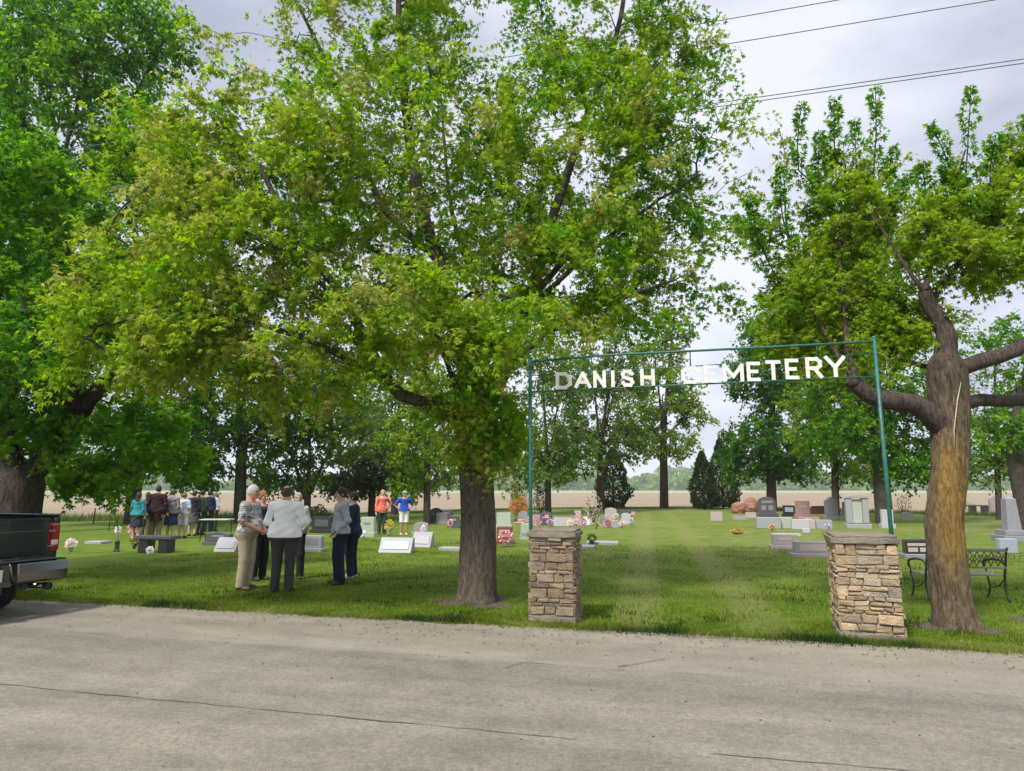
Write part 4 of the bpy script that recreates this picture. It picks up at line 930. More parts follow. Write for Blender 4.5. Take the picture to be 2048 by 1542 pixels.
# ------------------------------------------------------------------ gate sign
m_green = mat('green_paint', (0.020, 0.115, 0.088), 0.42, var=.35, vscale=14, bump=.25, bscale=60)
m_cream = mat('cream_paint', (0.66, 0.65, 0.61), 0.55, var=.12, vscale=12)
gate = empty('cemetery_gate', (0, 0, 0), 0, 'green pipe gateway arch carrying white DANISH CEMETERY letters', 'gateway')
gl, gr_ = P(1060, 720, 9.45), P(1748, 680, 8.55)
def post(p, name='post'):
    s = MB(); s.tube([(p.x, p.y, -.05), (p.x, p.y, p.z + .03)], .026, 12); s.sphere((p.x, p.y, p.z + .03), .03); return s.build(name, m_green, gate)
post(gl); post(gr_)
def g3(px, py):
    """point in the plane of the arch seen at a pixel"""
    d = P(px, py, 1.0) - Vector((0, 0, CZ)); n_ = Vector((-(gr_.y - gl.y), gr_.x - gl.x, 0)); t = n_.dot(Vector((gl.x, gl.y, 0)) - Vector((0, 0, 0))) / n_.dot(Vector((d.x, d.y, 0)))
    return Vector((0, 0, CZ)) + d * t
def rail(pts, r, nm='rail'):
    s = MB(); s.tube(pts, r, 8); return s.build(nm, m_green, gate)
rail([g3(1057, 724), g3(1200, 711), g3(1380, 702), g3(1560, 693), g3(1750, 683)], .017, 'top_rail')
rail([g3(1057, 751), g3(1380, 733), g3(1752, 707)], .008, 'letter_rail')
rail([g3(1057, 784), g3(1380, 769), g3(1755, 753)], .011, 'bottom_rail')
rail([g3(1380, 702), g3(1381, 735)], .010, 'tie_rod')
rail([g3(1634, 690), g3(1631, 713)], .006, 'tie_rod')
ux = (gr_ - gl); ux.z = 0; ux.normalize()
ST = {  # strokes in a 1 x 1 box
 'D': [[(0, 0), (0, 1), (.55, 1), (.92, .74), (.92, .26), (.55, 0), (0, 0)]],
 'A': [[(0, 0), (.46, 1), (.92, 0)], [(.2, .34), (.72, .34)]],
 'N': [[(0, 0), (0, 1)], [(0, 1), (.85, 0)], [(.85, 0), (.85, 1)]],
 'I': [[(.2, 0), (.2, 1)]],
 'S': [[(.85, .82), (.68, 1), (.17, 1), (0, .80), (.08, .58), (.76, .42), (.86, .2), (.68, 0), (.17, 0), (0, .18)]],
 'H': [[(0, 0), (0, 1)], [(.85, 0), (.85, 1)], [(0, .5), (.85, .5)]],
 'C': [[(.9, .78), (.66, 1), (.24, 1), (0, .74), (0, .26), (.24, 0), (.66, 0), (.9, .22)]],
 'E': [[(.82, 1), (0, 1), (0, 0), (.82, 0)], [(0, .5), (.66, .5)]],
 'M': [[(0, 0), (0, 1)], [(0, 1), (.5, .25)], [(.5, .25), (1, 1)], [(1, 1), (1, 0)]],
 'T': [[(0, 1), (.9, 1)], [(.45, 1), (.45, 0)]],
 'R': [[(0, 0), (0, 1), (.62, 1), (.84, .84), (.84, .62), (.62, .47), (0, .47)], [(.42, .47), (.88, 0)]],
 'Y': [[(0, 1), (.46, .46)], [(.92, 1), (.46, .46)], [(.46, .46), (.46, 0)]],
}
def stroke_mesh(s, ch, o, sx_, sy_, t, dep, ax, up, nr):
    for k, poly in enumerate(ST[ch]):
        for j, ((x0, y0), (x1, y1)) in enumerate(zip(poly, poly[1:])):
            a = Vector((x0 * sx_, y0 * sy_)); b_ = Vector((x1 * sx_, y1 * sy_)); d = (b_ - a).normalized(); n = Vector((-d.y, d.x)) * t / 2
            a = a - d * t * .45; b_ = b_ + d * t * .45; off = 0.0007 * (j + 2 * k)
            f = [a - n, b_ - n, b_ + n, a + n]
            lo = [s.bm.verts.new(o + ax * q.x + up * q.y + nr * (off)) for q in f]; hi = [s.bm.verts.new(o + ax * q.x + up * q.y + nr * (dep + off)) for q in f]
            s.bm.faces.new(lo[::-1]); s.bm.faces.new(hi)
            for i in range(4): s.bm.faces.new((lo[i], lo[(i + 1) % 4], hi[(i + 1) % 4], hi[i]))
LET = [('D', 1112, 1143, 745, 779), ('A', 1149, 1182, 744, 777), ('N', 1187, 1213, 742, 776), ('I', 1221, 1236, 741, 775), ('S', 1243, 1269, 740, 774), ('H', 1281, 1311, 738, 772),
       ('C', 1363, 1401, 733, 768), ('E', 1408, 1436, 731, 766), ('M', 1446, 1484, 728, 764), ('E', 1494, 1523, 724, 763), ('T', 1532, 1562, 721, 761), ('E', 1571, 1600, 718, 759), ('R', 1612, 1646, 715, 757), ('Y', 1650, 1691, 712, 755)]
nr = Vector((ux.y, -ux.x, 0))
for ch, xa, xb, ya, yb in LET:
    bl_, br_ = g3(xa, yb), g3(xb, yb); tp = g3(xa, ya); s = MB()
    h = tp.z - bl_.z; wd_ = (br_ - bl_).length; t = .049
    up = Vector((0, 0, 1)); ax = (br_ - bl_).normalized()
    stroke_mesh(s, ch, bl_ + nr * .012 + up * t / 2 + ax * t / 2, (wd_ - t) / .88, h - t, t, .012, ax, up, nr)
    s.build('letter', m_cream, gate)

# ------------------------------------------------------------------ overhead wires
m_wire = mat('wire', (0.16, 0.17, 0.19), 0.5)
def wire(v, py, px, name_label, r=.011):
    d = P(px, py, 1) - Vector((0, 0, CZ)); t = v / (d.x * SA + d.y * CA); z = CZ + d.z * t; u = t * (d.x * CA - d.y * SA)
    s = MB(); pts = []
    for i in range(61):
        uu = -45 + i * 1.5 ; pts.append(RV(uu, v, z + 0.35 * ((uu + 5) / 40) ** 2 - .35 * ((u + 5) / 40) ** 2))
    s.tube(pts, r, 5); o = s.build('overhead_wire', m_wire); return tag(o, name_label, 'wire', 'overhead wires')
wire(14, 20, 1560, 'topmost overhead wire, cutting the upper right corner of the sky')
wire(14, 40, 1745, 'second overhead wire from the top above the right hand trees')
wire(14, 155, 1790, 'upper one of the close pair of overhead wires')
wire(14, 163, 1790, 'lower one of the close pair of overhead wires')
for k, (u, v) in enumerate([(-45.5, 14), (45.5, 14)]):
    p = RV(u, v); s = MB(); s.tube([(0, 0, -.3), (0, 0, 13.2)], [.16, .11], 12); r_ = empty('utility_pole', p, -ALPHA, ['wooden utility pole at the far left end of the wires', 'wooden utility pole at the far right end of the wires'][k], 'pole')
    s.build('pole', mat('pole_wood', (.16, .12, .09), .9, var=.3, stretch=(1, 1, .1)), r_); s = MB(); s.box((0, 0, 12.3), (.1, 2.2, .12), bev=.01); s.build('cross_arm', MATS['pole_wood'], r_)

# ------------------------------------------------------------------ thin stakes at the field edge
for k, (px, py, top, lb) in enumerate([(186, 1047, 1016, 'short leaning wooden stake at the edge of the bare field'), (217, 1062, 984, 'tall thin metal stake standing left of the mourners'), (236, 1062, 1030, 'short dark stake just left of the mourner in teal')]):
    b = G(px, py); h = P(px, top, b.y).z; s = MB(); s.tube([(0, 0, -.1), (.03, 0, h * .5), (.05 + .03 * k, 0, h)], .022 if k else .035, 6)
    o = s.build('stake', mat('stake_wood', (.12, .085, .065), .9, var=.3)); o.location = b; tag(o, lb, 'stake')

# ------------------------------------------------------------------ cast iron garden bench, seen from behind
m_iron = mat('black_cast_iron', (0.022, 0.024, 0.022), 0.42, var=.4, vscale=20)
m_slat = mat('grey_painted_slat', (0.19, 0.19, 0.15), 0.6, var=.3, vscale=12, stretch=(.3, 3, 3))
def bench():
    a, b_ = G(1856, 1203), G(2021, 1205); L = (b_ - a).length; rz = math.atan2(b_.y - a.y, b_.x - a.x)
    root = empty('garden_bench', (a + b_) / 2, rz, 'black cast iron garden bench with lattice back behind the lichen trunk', 'bench')
    # local: x along, y away from camera (front of the seat), z up
    for sx in (-1, 1):
        x = sx * (L / 2 - .02); s = MB()
        s.tube([(x, -.04, 0), (x, .0, .06), (x, .05, .22), (x, .03, .40), (x, -.02, .58), (x, -.07, .78), (x, -.10, .84)], [.018, .014, .017, .02, .017, .014, .02], 8)
        s.build('leg', m_iron, root)
        s = MB(); s.tube([(x, .52, 0), (x, .47, .06), (x, .42, .2), (x, .46, .34), (x, .50, .40)], [.018, .013, .016, .014, .018], 8); s.build('leg', m_iron, root)
        s = MB(); s.tube([(x, -.02, .56), (x, .1, .63), (x, .3, .63), (x, .47, .60), (x, .53, .56), (x, .50, .50), (x, .47, .40)], [.014, .016, .018, .018, .016, .013, .012], 8)
        s.tube([(x, .50, .55), (x, .54, .53), (x, .55, .49), (x, .52, .47)], .011, 6); s.build('armrest', m_iron, root)
        s = MB(); s.tube([(x, .03, .36), (x, .2, .22), (x, .44, .16)], .009, 6); s.build('brace', m_iron, root)
    for k in range(5):
        s = MB(); s.box((0, .07 + k * .095, .405), (L - .04, .075, .022), bev=.005); s.build('seat_slat', m_slat, root)
    def bp(x, z): return (x, -.02 - (z - .55) * .22, z)
    s = MB(); s.box((0, bp(0, .80)[1], .80), (L - .02, .028, .05), bev=.008); s.build('top_rail', m_slat, root)
    s = MB(); s.box((0, bp(0, .53)[1], .53), (L - .04, .024, .035), bev=.006); s.build('lower_rail', m_slat, root)
    s = MB(); n = 11; w_ = (L - .06) / n
    for i in range(n):
        x0 = -L / 2 + .03 + i * w_; x1 = x0 + w_
        s.tube([bp(x0, .55), bp((x0 + x1) / 2, .66), bp(x1, .78)], .006, 5); s.tube([bp(x1, .55), bp((x0 + x1) / 2, .66), bp(x0, .78)], .006, 5)
        pts = [bp((x0 + x1) / 2 + .045 * math.cos(a_), .665 + .055 * math.sin(a_)) for a_ in np.linspace(0, 2 * math.pi, 11)]; s.tube(pts, .006, 5, cap=False)
    s.build('lattice', m_iron, root)
bench()
# ------------------------------------------------------------------ graves
def gran(name, c, sp=.28, rough=.45, c2=None):
    return mat(name, c, rough, var=sp, vscale=46, bump=.15, bscale=60, detail=3)
GM = {'grey': gran('grey_granite', (.225, .225, .25)), 'pale': gran('pale_granite', (.30, .30, .32), .15, .6), 'blue': gran('blue_grey_granite', (.30, .34, .40)),
      'black': gran('black_granite', (.030, .030, .036), .3, .25), 'charcoal': gran('charcoal_granite', (.085, .082, .095), .3, .35), 'pink': gran('pink_granite', (.38, .235, .225)), 'rose': gran('rose_grey_granite', (.42, .34, .335)),
      'brown': gran('brown_grey_granite', (.30, .26, .265), .25), 'red': gran('red_granite', (.20, .055, .045)), 'rust': gran('rust_red_granite', (.27, .12, .075), .35, .7), 'green': gran('mossy_grey_stone', (.36, .40, .33), .3, .8), 'white': gran('white_marble', (.40, .40, .42), .08, .6)}
def gstone(px, py, wpx, hpx, kind, m, label, rz=None, insc=None, base=True, thick=.2, D=None, plaque=None):
    b = G(px, py) if D is None else P(px, py, D); b.z = 0; D = b.y; w_ = wpx / 1325 * D; h = hpx / 1325 * D
    rz = (-ALPHA * .6 + random.Random(px).uniform(-.06, .06)) if rz is None else rz
    root = empty('headstone', b, rz, label, 'gravestone', 'gravestones'); q_ = random.Random(px * 7 + py); root.rotation_euler = (q_.uniform(-.02, .02), q_.uniform(-.018, .018), rz)
    M = GM[m]; T = thick; hb = 0.0; W = w_
    if kind in ('slab', 'dome', 'serp', 'flatwing', 'gable'):
        if base:
            hb = min(.22, h * .24); s = MB(); s.box((0, 0, hb / 2 - .01), (W, T * 1.8, hb + .02), bev=.012); s.build('base', GM[base] if isinstance(base, str) else M, root)
        wd = W * (.84 if base else 1); x = wd / 2; z0 = hb + .001; 
        if kind == 'dome': pts = [(-x, z0)] + [(x, z0)] + [(x * math.cos(a), h - .32 * (h - hb) + .32 * (h - hb) * math.sin(a)) for a in np.linspace(0, math.pi, 13)]
        elif kind == 'serp': pts = [(-x, z0), (x, z0), (x, h * .86), (x * .8, h * .87), (x * .5, h * .96), (0, h), (-x * .5, h * .96), (-x * .8, h * .87), (-x, h * .86)]
        elif kind == 'gable': pts = [(-x, z0), (x, z0), (x, h * .82), (0, h), (-x, h * .82)]
        else: pts = [(-x, z0), (x, z0), (x, h), (-x, h)]
        s = MB(); s.prism(pts, -T / 2, T / 2, bev=.012); s.build('tablet', M, root); yf = -T / 2; zc = (h + hb) / 2; hh = h - hb; wi = wd
        if insc:
            plates(root, insc, wi, hh, zc, yf)
    elif kind == 'slant':
        pts = [(-T * 1.1, 0), (T * 1.1, 0), (T * .8, h), (T * .2, h)]
        s = MB(); s.prism(pts, -W / 2, W / 2, M=Matrix.Rotation(math.pi / 2, 4, 'Z'), bev=.012); s.build('tablet', M, root)
        # sloped face is -x in the profile => after the turn it looks to -y
        if insc:
            tl = math.atan2(T * 1.3, h); M2 = Matrix.Translation((0, -T * .47, h * .5)) @ Matrix.Rotation(-tl, 4, 'X')
            s = MB(); s.box((0, -.010, 0), (W * .8, .006, h * .62), bev=.002, M=M2); s.build('inscription', GM[insc], root)
    elif kind == 'flat':
        s = MB(); s.box((0, 0, .03), (W, T * 2.4, .10), bev=.012); s.build('slab', M, root)
    elif kind == 'boulder':
        s = MB(); s.sphere((0, 0, h * .42), (W / 2, T * 1.4, h * .62), sub=4)
        for v in s.bm.verts:
            v.co += v.co.normalized() * (.09 * mnoise.noise(v.co * 4) + .03 * mnoise.noise(v.co * 12)); v.co.z = max(v.co.z, -.03)
        s.build('boulder', M, root)
        if insc: s = MB(); s.box((0, -T * 1.38 - .02, h * .5), (W * .42, .03, h * .34), bev=.008); s.build('inscription', GM[insc], root)
    elif kind == 'obelisk':
        s = MB(); s.box((0, 0, h * .06), (W, W, h * .14), bev=.015); s.build('base', M, root)
        s = MB(); s.box((0, 0, h * .19), (W * .80, W * .80, h * .11), bev=.012); s.build('plinth', M, root)
        s = MB(); a_, b2 = W * .23, W * .165; z0, z1, z2 = h * .247, h * .94, h
        vs = [s.bm.verts.new((sx * q, sy * q, z)) for z, q in ((z0, a_), (z1, b2)) for sx, sy in ((-1, -1), (1, -1), (1, 1), (-1, 1))]; tip = s.bm.verts.new((0, 0, z2))
        for i in range(4): s.bm.faces.new((vs[i], vs[(i + 1) % 4], vs[4 + (i + 1) % 4], vs[4 + i])); s.bm.faces.new((vs[4 + i], vs[4 + (i + 1) % 4], tip))
        s.bm.faces.new(vs[:4]); s.build('shaft', M, root)
    elif kind == 'bench':
        s = MB(); s.box((0, 0, h - .05), (W, .42, .10), bev=.012); s.build('seat', M, root)
        for sx in (-1, 1): s = MB(); s.box((sx * W * .27, 0, (h - .1) / 2), (W * .26, .34, h - .1), bev=.012); s.build('leg', GM['black'], root)
    elif kind == 'pair':          # tall stone with a darker niche between two shafts under a cap
        s = MB(); s.box((0, 0, .09), (W, .5, .2), bev=.015); s.build('base', M, root)
        for sx in (-1, 1): s = MB(); s.box((sx * W * .33, 0, h * .52), (W * .24, .26, h * .74), bev=.015); s.build('column', M, root)
        s = MB(); s.box((0, .03, h * .5), (W * .41, .16, h * .70), bev=.008); s.build('panel', GM['green'], root)
        s = MB(); s.prism([(-W * .47, h * .89), (W * .47, h * .89), (W * .38, h * .97), (0, h), (-W * .38, h * .97)], -.17, .17, bev=.01); s.build('cap', M, root)
    return root
def plates(root, insc, wi, hh, zc, yf):
    mode, mm = insc; M = GM[mm]
    def pl(x, z, w_, h, nm='inscription'):
        s = MB(); s.box((x, yf - .003, z), (w_, .008, h), bev=.002); s.build(nm, M, root)
    if mode == 'panel': pl(0, zc, wi * .72, hh * .55)
    elif mode == 'three': pl(0, zc + hh * .20, wi * .62, hh * .15); pl(-wi * .2, zc - hh * .16, wi * .27, hh * .28); pl(wi * .2, zc - hh * .16, wi * .27, hh * .28)
    elif mode == 'wide3': pl(0, zc + hh * .16, wi * .86, hh * .2); pl(-wi * .23, zc - hh * .2, wi * .38, hh * .3); pl(wi * .23, zc - hh * .2, wi * .38, hh * .3)
    elif mode == 'line': pl(0, zc + hh * .08, wi * .5, hh * .16)
    elif mode == 'two': pl(-wi * .22, zc, wi * .3, hh * .4); pl(wi * .22, zc, wi * .3, hh * .4)
GS = [
 # left of the big maple
 (455, 1103, 44, 27, 'slant', 'pale', 'light grey slant marker left of the man in plaid', dict(insc='grey')),
 (438, 1090, 62, 26, 'serp', 'charcoal', 'low dark headstone just left of the man in plaid, behind a pale marker', dict(insc=('line', 'grey'))),
 (312, 1105, 80, 33, 'bench', 'charcoal', 'dark granite bench monument on two black blocks in front of the mourners', dict()),
 (196, 1087, 36, 8, 'flat', 'pale', 'small flat grave marker sunk in the lawn right of the truck', dict()),
 (626, 1103, 46, 31, 'slab', 'pale', 'pale grey headstone between the white shirt and the grey hoodie', dict(insc=('panel', 'grey'))),
 (585, 1063, 60, 34, 'serp', 'black', 'black headstone glimpsed behind the white shirted man', dict(insc=('line', 'grey'))),
 (644, 1066, 46, 32, 'slab', 'black', 'black headstone just left of the grey hoodie', dict(insc=('panel', 'charcoal'))),
 (736, 1073, 34, 38, 'slab', 'green', 'upright greenish grey headstone right of the navy jacket', dict(insc=('line', 'grey'))),
 (793, 1105, 66, 29, 'slant', 'grey', 'wide grey slant marker below the mourner in blue', dict(insc='blue')),
 (845, 1094, 40, 29, 'slant', 'pale', 'narrow pale slant marker overlapping the wide grey one', dict(insc='grey')),
 (842, 1069, 36, 24, 'dome', 'brown', 'rounded brownish headstone behind the two slant markers', dict()),
 (872, 1046, 30, 30, 'serp', 'black', 'black headstone right of the mourner in blue', dict(insc=('two', 'charcoal'))),
 (893, 1040, 30, 20, 'slab', 'charcoal', 'charcoal headstone farthest back, left of the big trunk', dict(insc=('line', 'grey'))),
 (884, 1048, 26, 22, 'slab', 'brown', 'brown grey headstone in front of the charcoal one by the big trunk', dict(insc=('two', 'grey'))),
 (908, 1056, 24, 24, 'slab', 'charcoal', 'small dark headstone touching the left side of the big trunk', dict(insc=('line', 'pale'))),
 (903, 1100, 44, 8, 'flat', 'pale', 'flat pale marker half hidden by the left side of the big trunk', dict()),
 # between trunk and drive
 (1010, 1088, 36, 34, 'slab', 'red', 'dark red headstone dressed with a wreath right of the big trunk', dict(insc=('panel', 'rose'))),
 (1008, 1056, 34, 30, 'slab', 'green', 'mossy grey headstone behind the dark red one', dict()),
 (1052, 1078, 24, 30, 'slab', 'green', 'narrow greenish headstone touching the left gate pillar', dict()),
 (1046, 1044, 22, 22, 'gable', 'pale', 'small gabled pale headstone below the rust orange shrub', dict()),
 (1092, 1050, 30, 26, 'dome', 'charcoal', 'domed charcoal headstone above the cap of the left pillar', dict()),
 (1072, 1050, 22, 20, 'slab', 'pink', 'small pink headstone right of the left green post', dict()),
 (1127, 1052, 40, 18, 'slant', 'charcoal', 'low wide charcoal slant marker above the left pillar cap', dict()),
 (1156, 1050, 16, 28, 'slab', 'rose', 'narrow rose grey headstone just right of the left pillar cap', dict()),
 (1178, 1050, 24, 16, 'slant', 'rose', 'low rose grey slant marker at the foot of the pale mottled bush', dict()),
 (1208, 1052, 20, 20, 'slab', 'pale', 'pale headstone right of the pale mottled bush', dict(insc=('line', 'grey'))),
 (1222, 1040, 28, 24, 'dome', 'rose', 'broad rose grey domed headstone in front of the spire cedar', dict()),
 (1230, 1055, 18, 14, 'slab', 'pale', 'small low whitish block in front of the rose domed headstone', dict()),
 (1252, 1048, 22, 22, 'serp', 'white', 'white scalloped headstone nearest the left edge of the drive', dict()),
 (1250, 1034, 26, 14, 'slab', 'charcoal', 'dark low headstone farthest back beside the left edge of the drive', dict()),
 (1205, 1088, 62, 9, 'flat', 'pale', 'flat pale marker with a dark planter right of the left pillar', dict(thick=.28)),
 (1170, 1096, 40, 7, 'flat', 'grey', 'flush grey marker tucked behind the left pillar', dict()),
 # right of the drive
 (1433, 1042, 23, 18, 'slab', 'rose', 'lone small pinkish headstone on the right edge of the drive', dict(base=False)),
 (1478, 1027, 30, 22, 'boulder', 'rust', 'rust red boulder stone left of the domed black headstone', dict()),
 (1502, 1026, 30, 30, 'boulder', 'rust', 'larger rust orange boulder stone touching the domed black headstone', dict(insc='pink')),
 (1480, 1040, 28, 8, 'slab', 'pale', 'thin pale stone ledge in front of the rust boulders', dict(base=False)),
 (1502, 1036, 20, 11, 'slab', 'rose', 'small rose block in front of the rust boulders', dict(base=False)),
 (1535, 1034, 40, 40, 'dome', 'charcoal', 'domed black headstone with pale lettering panels', dict(insc=('three', 'grey'), thick=.3)),
 (1537, 1057, 46, 22, 'slab', 'pale', 'wide pale granite block in front of the domed black headstone', dict(base=False, thick=.35)),
 (1573, 1057, 22, 22, 'slab', 'green', 'greenish lichen covered block right of the wide pale block', dict(base=False)),
 (1578, 1033, 26, 22, 'slab', 'black', 'small black headstone between the domed one and the pink one', dict(insc=('panel', 'blue'))),
 (1606, 1036, 32, 34, 'slab', 'pink', 'square pink granite headstone with a stepped base', dict(insc=('line', 'rose'))),
 (1618, 1044, 40, 10, 'slab', 'pink', 'low pink ledge stone in front of the square pink headstone', dict(base=False)),
 (1601, 1059, 33, 20, 'slab', 'white', 'square white block in front of the pink stones', dict(base=False)),
 (1624, 1058, 12, 18, 'slab', 'rose', 'narrow rose stone squeezed right of the square white block', dict(base=False)),
 (1637, 1028, 30, 16, 'slab', 'red', 'low dark red headstone right of the pink one', dict(insc=('line', 'charcoal'))),
 (1664, 1040, 27, 46, 'gable', 'grey', 'tall gabled grey headstone behind the right pillar', dict(base='pale', thick=.3)),
 (1648, 1058, 30, 18, 'slab', 'pale', 'pale block left of the right pillar cap', dict(base=False)),
 (1716, 1056, 46, 66, 'pair', 'pale', 'tall pale monument with two columns and a darker panel', dict()),
 (1692, 1030, 14, 26, 'slab', 'brown', 'dark narrow headstone between the gabled one and the two column one', dict()),
 (1572, 1073, 56, 6, 'slab', 'white', 'long low white kerb stone in front of the pale blocks', dict(base=False, thick=.12)),
 (1612, 1066, 14, 9, 'slab', 'white', 'small white marker at the right end of the white kerb stone', dict(base=False)),
 (1570, 1097, 56, 28, 'slab', 'brown', 'brown grey headstone left of its wider neighbour near the right pillar', dict(insc=('line', 'rose'), thick=.22)),
 (1626, 1113, 84, 29, 'slab', 'brown', 'wide brown grey headstone touching the right pillar', dict(insc=('panel', 'rose'), thick=.25)),
 (1775, 1056, 26, 36, 'slab', 'white', 'white headstone behind the cap of the right pillar', dict()),
 (1815, 1040, 24, 16, 'serp', 'green', 'small scalloped greenish headstone right of the green post', dict()),
 (1836, 1116, 56, 36, 'slab', 'black', 'black headstone with pale panels between pillar and lichen trunk', dict(insc=('wide3', 'rose'), base='grey', thick=.25)),
 (1958, 1028, 42, 18, 'bench', 'charcoal', 'far dark granite bench monument right of the lichen trunk', dict()),
 (1992, 1030, 24, 38, 'dome', 'rose', 'rounded rose grey headstone left of the obelisk', dict()),
 (2026, 1082, 54, 88, 'obelisk', 'grey', 'tall grey obelisk on a stepped base at the right edge', dict()),
 (2015, 1106, 33, 28, 'slab', 'blue', 'small blue grey headstone seen above the garden bench', dict(base=False, insc=None)),
 (2044, 1030, 20, 40, 'slab', 'pale', 'pale headstone partly hidden right of the obelisk', dict()),
]
for (px, py, w_, h_, kind, m_, lb, kw) in GS: gstone(px, py, w_, h_, kind, m_, lb, **kw)

# ---- flowers, vases and small ornaments
def fmat(): 
    if 'petal' not in MATS: leaf_mat('petal', .2, .6)
    return MATS['petal']
def planter(px, py, wpx, hpx, cols, label, pot=(.36, .36, .35), cat='flowers', seed=1, name='flower_vase', n=230, dz=0.0):
    b = G(px, py); D = b.y; w_ = wpx / 1325 * D * .85; h = hpx / 1325 * D * .9; b.z = dz
    root = empty(name, b, 0, label, cat, 'grave flowers'); hp = h * .42; r_ = min(w_ * .3, .16)
    s = MB(); s.lathe([(r_ * .55, 0), (r_ * .7, hp * .3), (r_, hp * .9), (r_ * 1.05, hp)], 14); s.build('vase', mat('pot_%d%d%d' % tuple(int(q * 100) for q in pot), pot, .6, var=.15), root)
    rng = np.random.default_rng(seed + px); t = Tree(seed + px); d = unit(rng.normal(0, 1, (n, 3))); rr = rng.uniform(.3, 1, n) ** .5
    t.P_ = [d * rr[:, None] * np.array([w_ / 2, w_ / 2.4, max(.07, (h - hp) * .6)]) + np.array([0, 0, hp + (h - hp) * .45])]; t.A_ = [unit(d + np.array([0, 0, .3]))]; t.S_ = [rng.uniform(.03, .07, n)]
    cs = np.array(cols); t.C_ = [cs[rng.integers(0, len(cs), n)] * rng.uniform(.8, 1.2, (n, 1))]; t.crown(root, lobed=False, name='flowers', material='petal'); return root
fmat(); W_ = (.52, .50, .49); RD = (.32, .03, .04); PK = (.45, .20, .24); GN = (.05, .12, .03); YL = (.50, .36, .06); VI = (.22, .16, .35)
for (px, py, w_, h_, cols, lb, kw) in [
 (778, 1072, 20, 34, [YL, YL, GN], 'yellow flowers on a grave between the coral and the blue mourner', {}),
 (1012, 1094, 34, 32, [RD, RD, PK, W_], 'red and white wreath flowers leaning on the dark red headstone', dict(n=260)),
 (1076, 1056, 12, 18, [RD, W_, VI], 'red and white flowers beside the small pink headstone', {}),
 (1152, 1056, 12, 20, [W_, PK], 'pink and white flowers by the narrow rose grey headstone', {}),
 (1192, 1058, 12, 14, [GN, YL], 'small green and yellow posy near the pale mottled bush', {}),
 (1232, 1042, 12, 16, [W_, W_, GN], 'white flowers in front of the rose domed headstone', {}),
 (1262, 1052, 12, 18, [W_, VI], 'white and violet flowers at the left edge of the drive', {}),
 (1184, 1090, 18, 22, [GN, (.03, .05, .02)], 'dark green leafy planter on a flat pale marker', dict(pot=(.05, .05, .05))),
 (1616, 1050, 16, 14, [PK, PK, W_], 'pink flowers lying on the low pink ledge stone', {}),
 (1474, 1068, 30, 8, [YL, RD, (.12, .05, .02), GN], 'scatter of low autumn coloured flowers right of the drive', dict(pot=(.2, .12, .08))),
 (265, 1076, 26, 30, [PK, PK, W_, RD], 'pink and red bouquet in front of the mourner in teal', {}),
 (235, 1074, 10, 24, [W_, W_], 'slim white vase with white flowers left of the mourners', {}),
 (299, 1110, 10, 14, [W_, (.7, .7, .6)], 'small white pot in front of the dark granite bench monument', {}),
 (340, 1100, 12, 26, [W_, (.4, .45, .5)], 'pale vase at the right end of the dark granite bench monument', {}),
 (268, 1098, 14, 22, [GN, (.03, .05, .02), YL], 'dark planter at the left end of the dark granite bench monument', dict(pot=(.05, .05, .05))),
 (421, 1084, 12, 18, [W_, GN], 'white and green posy behind the low dark headstone', {}),
 (846, 1072, 8, 22, [W_], 'thin white vase right of the rounded brownish headstone', {}),
 (900, 1060, 10, 22, [W_, RD], 'white and red flowers by the small dark headstone', {}),
 (140, 1104, 22, 26, [PK, W_, W_], 'pink and white flowers showing past the tail light of the truck', {}),
 (726, 1078, 10, 16, [W_, (.5, .6, .7)], 'pale flowers at the foot of the greenish grey headstone', {}),
 (1060, 1052, 12, 20, [RD, PK, W_], 'red and pink flowers just right of the left green post', {}),
 (1100, 1054, 14, 16, [RD, VI, W_], 'red and violet flowers at the foot of the domed charcoal headstone', {}),
 (1140, 1056, 12, 16, [YL, W_], 'yellow and white flowers beside the wide charcoal slant marker', {}),
 (1168, 1056, 10, 20, [PK, VI], 'pink and violet flowers left of the pale mottled bush', {}),
 (1216, 1056, 12, 16, [PK, RD], 'pink and red flowers beside the small low whitish block', {}),
 (1244, 1056, 12, 14, [W_, PK], 'small white and pink posy in front of the white scalloped headstone', {}),
 (1545, 1062, 10, 12, [RD, YL], 'tiny red and yellow posy in front of the wide pale granite block', {}),
 (1655, 1062, 10, 14, [VI, W_], 'violet flowers left of the right pillar cap', {}),
]: planter(px, py, w_, h_, cols, lb, **kw)
b = G(233, 1103); root = empty('grave_lantern', b, 0, 'small black lantern on the lawn in front of the mourners', 'lantern')
s = MB(); s.box((0, 0, .02), (.14, .14, .04), bev=.01); s.build('base', m_iron, root); s = MB(); s.box((0, 0, .15), (.10, .10, .2), bev=.01); s.build('glass', mat('smoked_glass', (.05, .05, .05), .15), root)
s = MB(); s.lathe([(.09, .25), (.05, .30), (.02, .33)], 4); s.build('roof', m_iron, root)
# thin light table behind the low dark headstone
b = G(431, 1082); root = empty('folding_table', b, 0, 'narrow table with a pale green top behind the low dark headstone', 'table')
s = MB(); s.box((0, 0, .72), (1.0, .5, .035), bev=.008); s.build('tabletop', mat('pale_green_laminate', (.42, .50, .36), .4), root)
for sx in (-1, 1):
    for sy in (-1, 1): s = MB(); s.tube([(sx * .44, sy * .2, 0), (sx * .42, sy * .18, .71)], .014, 6); s.build('leg', m_iron, root)
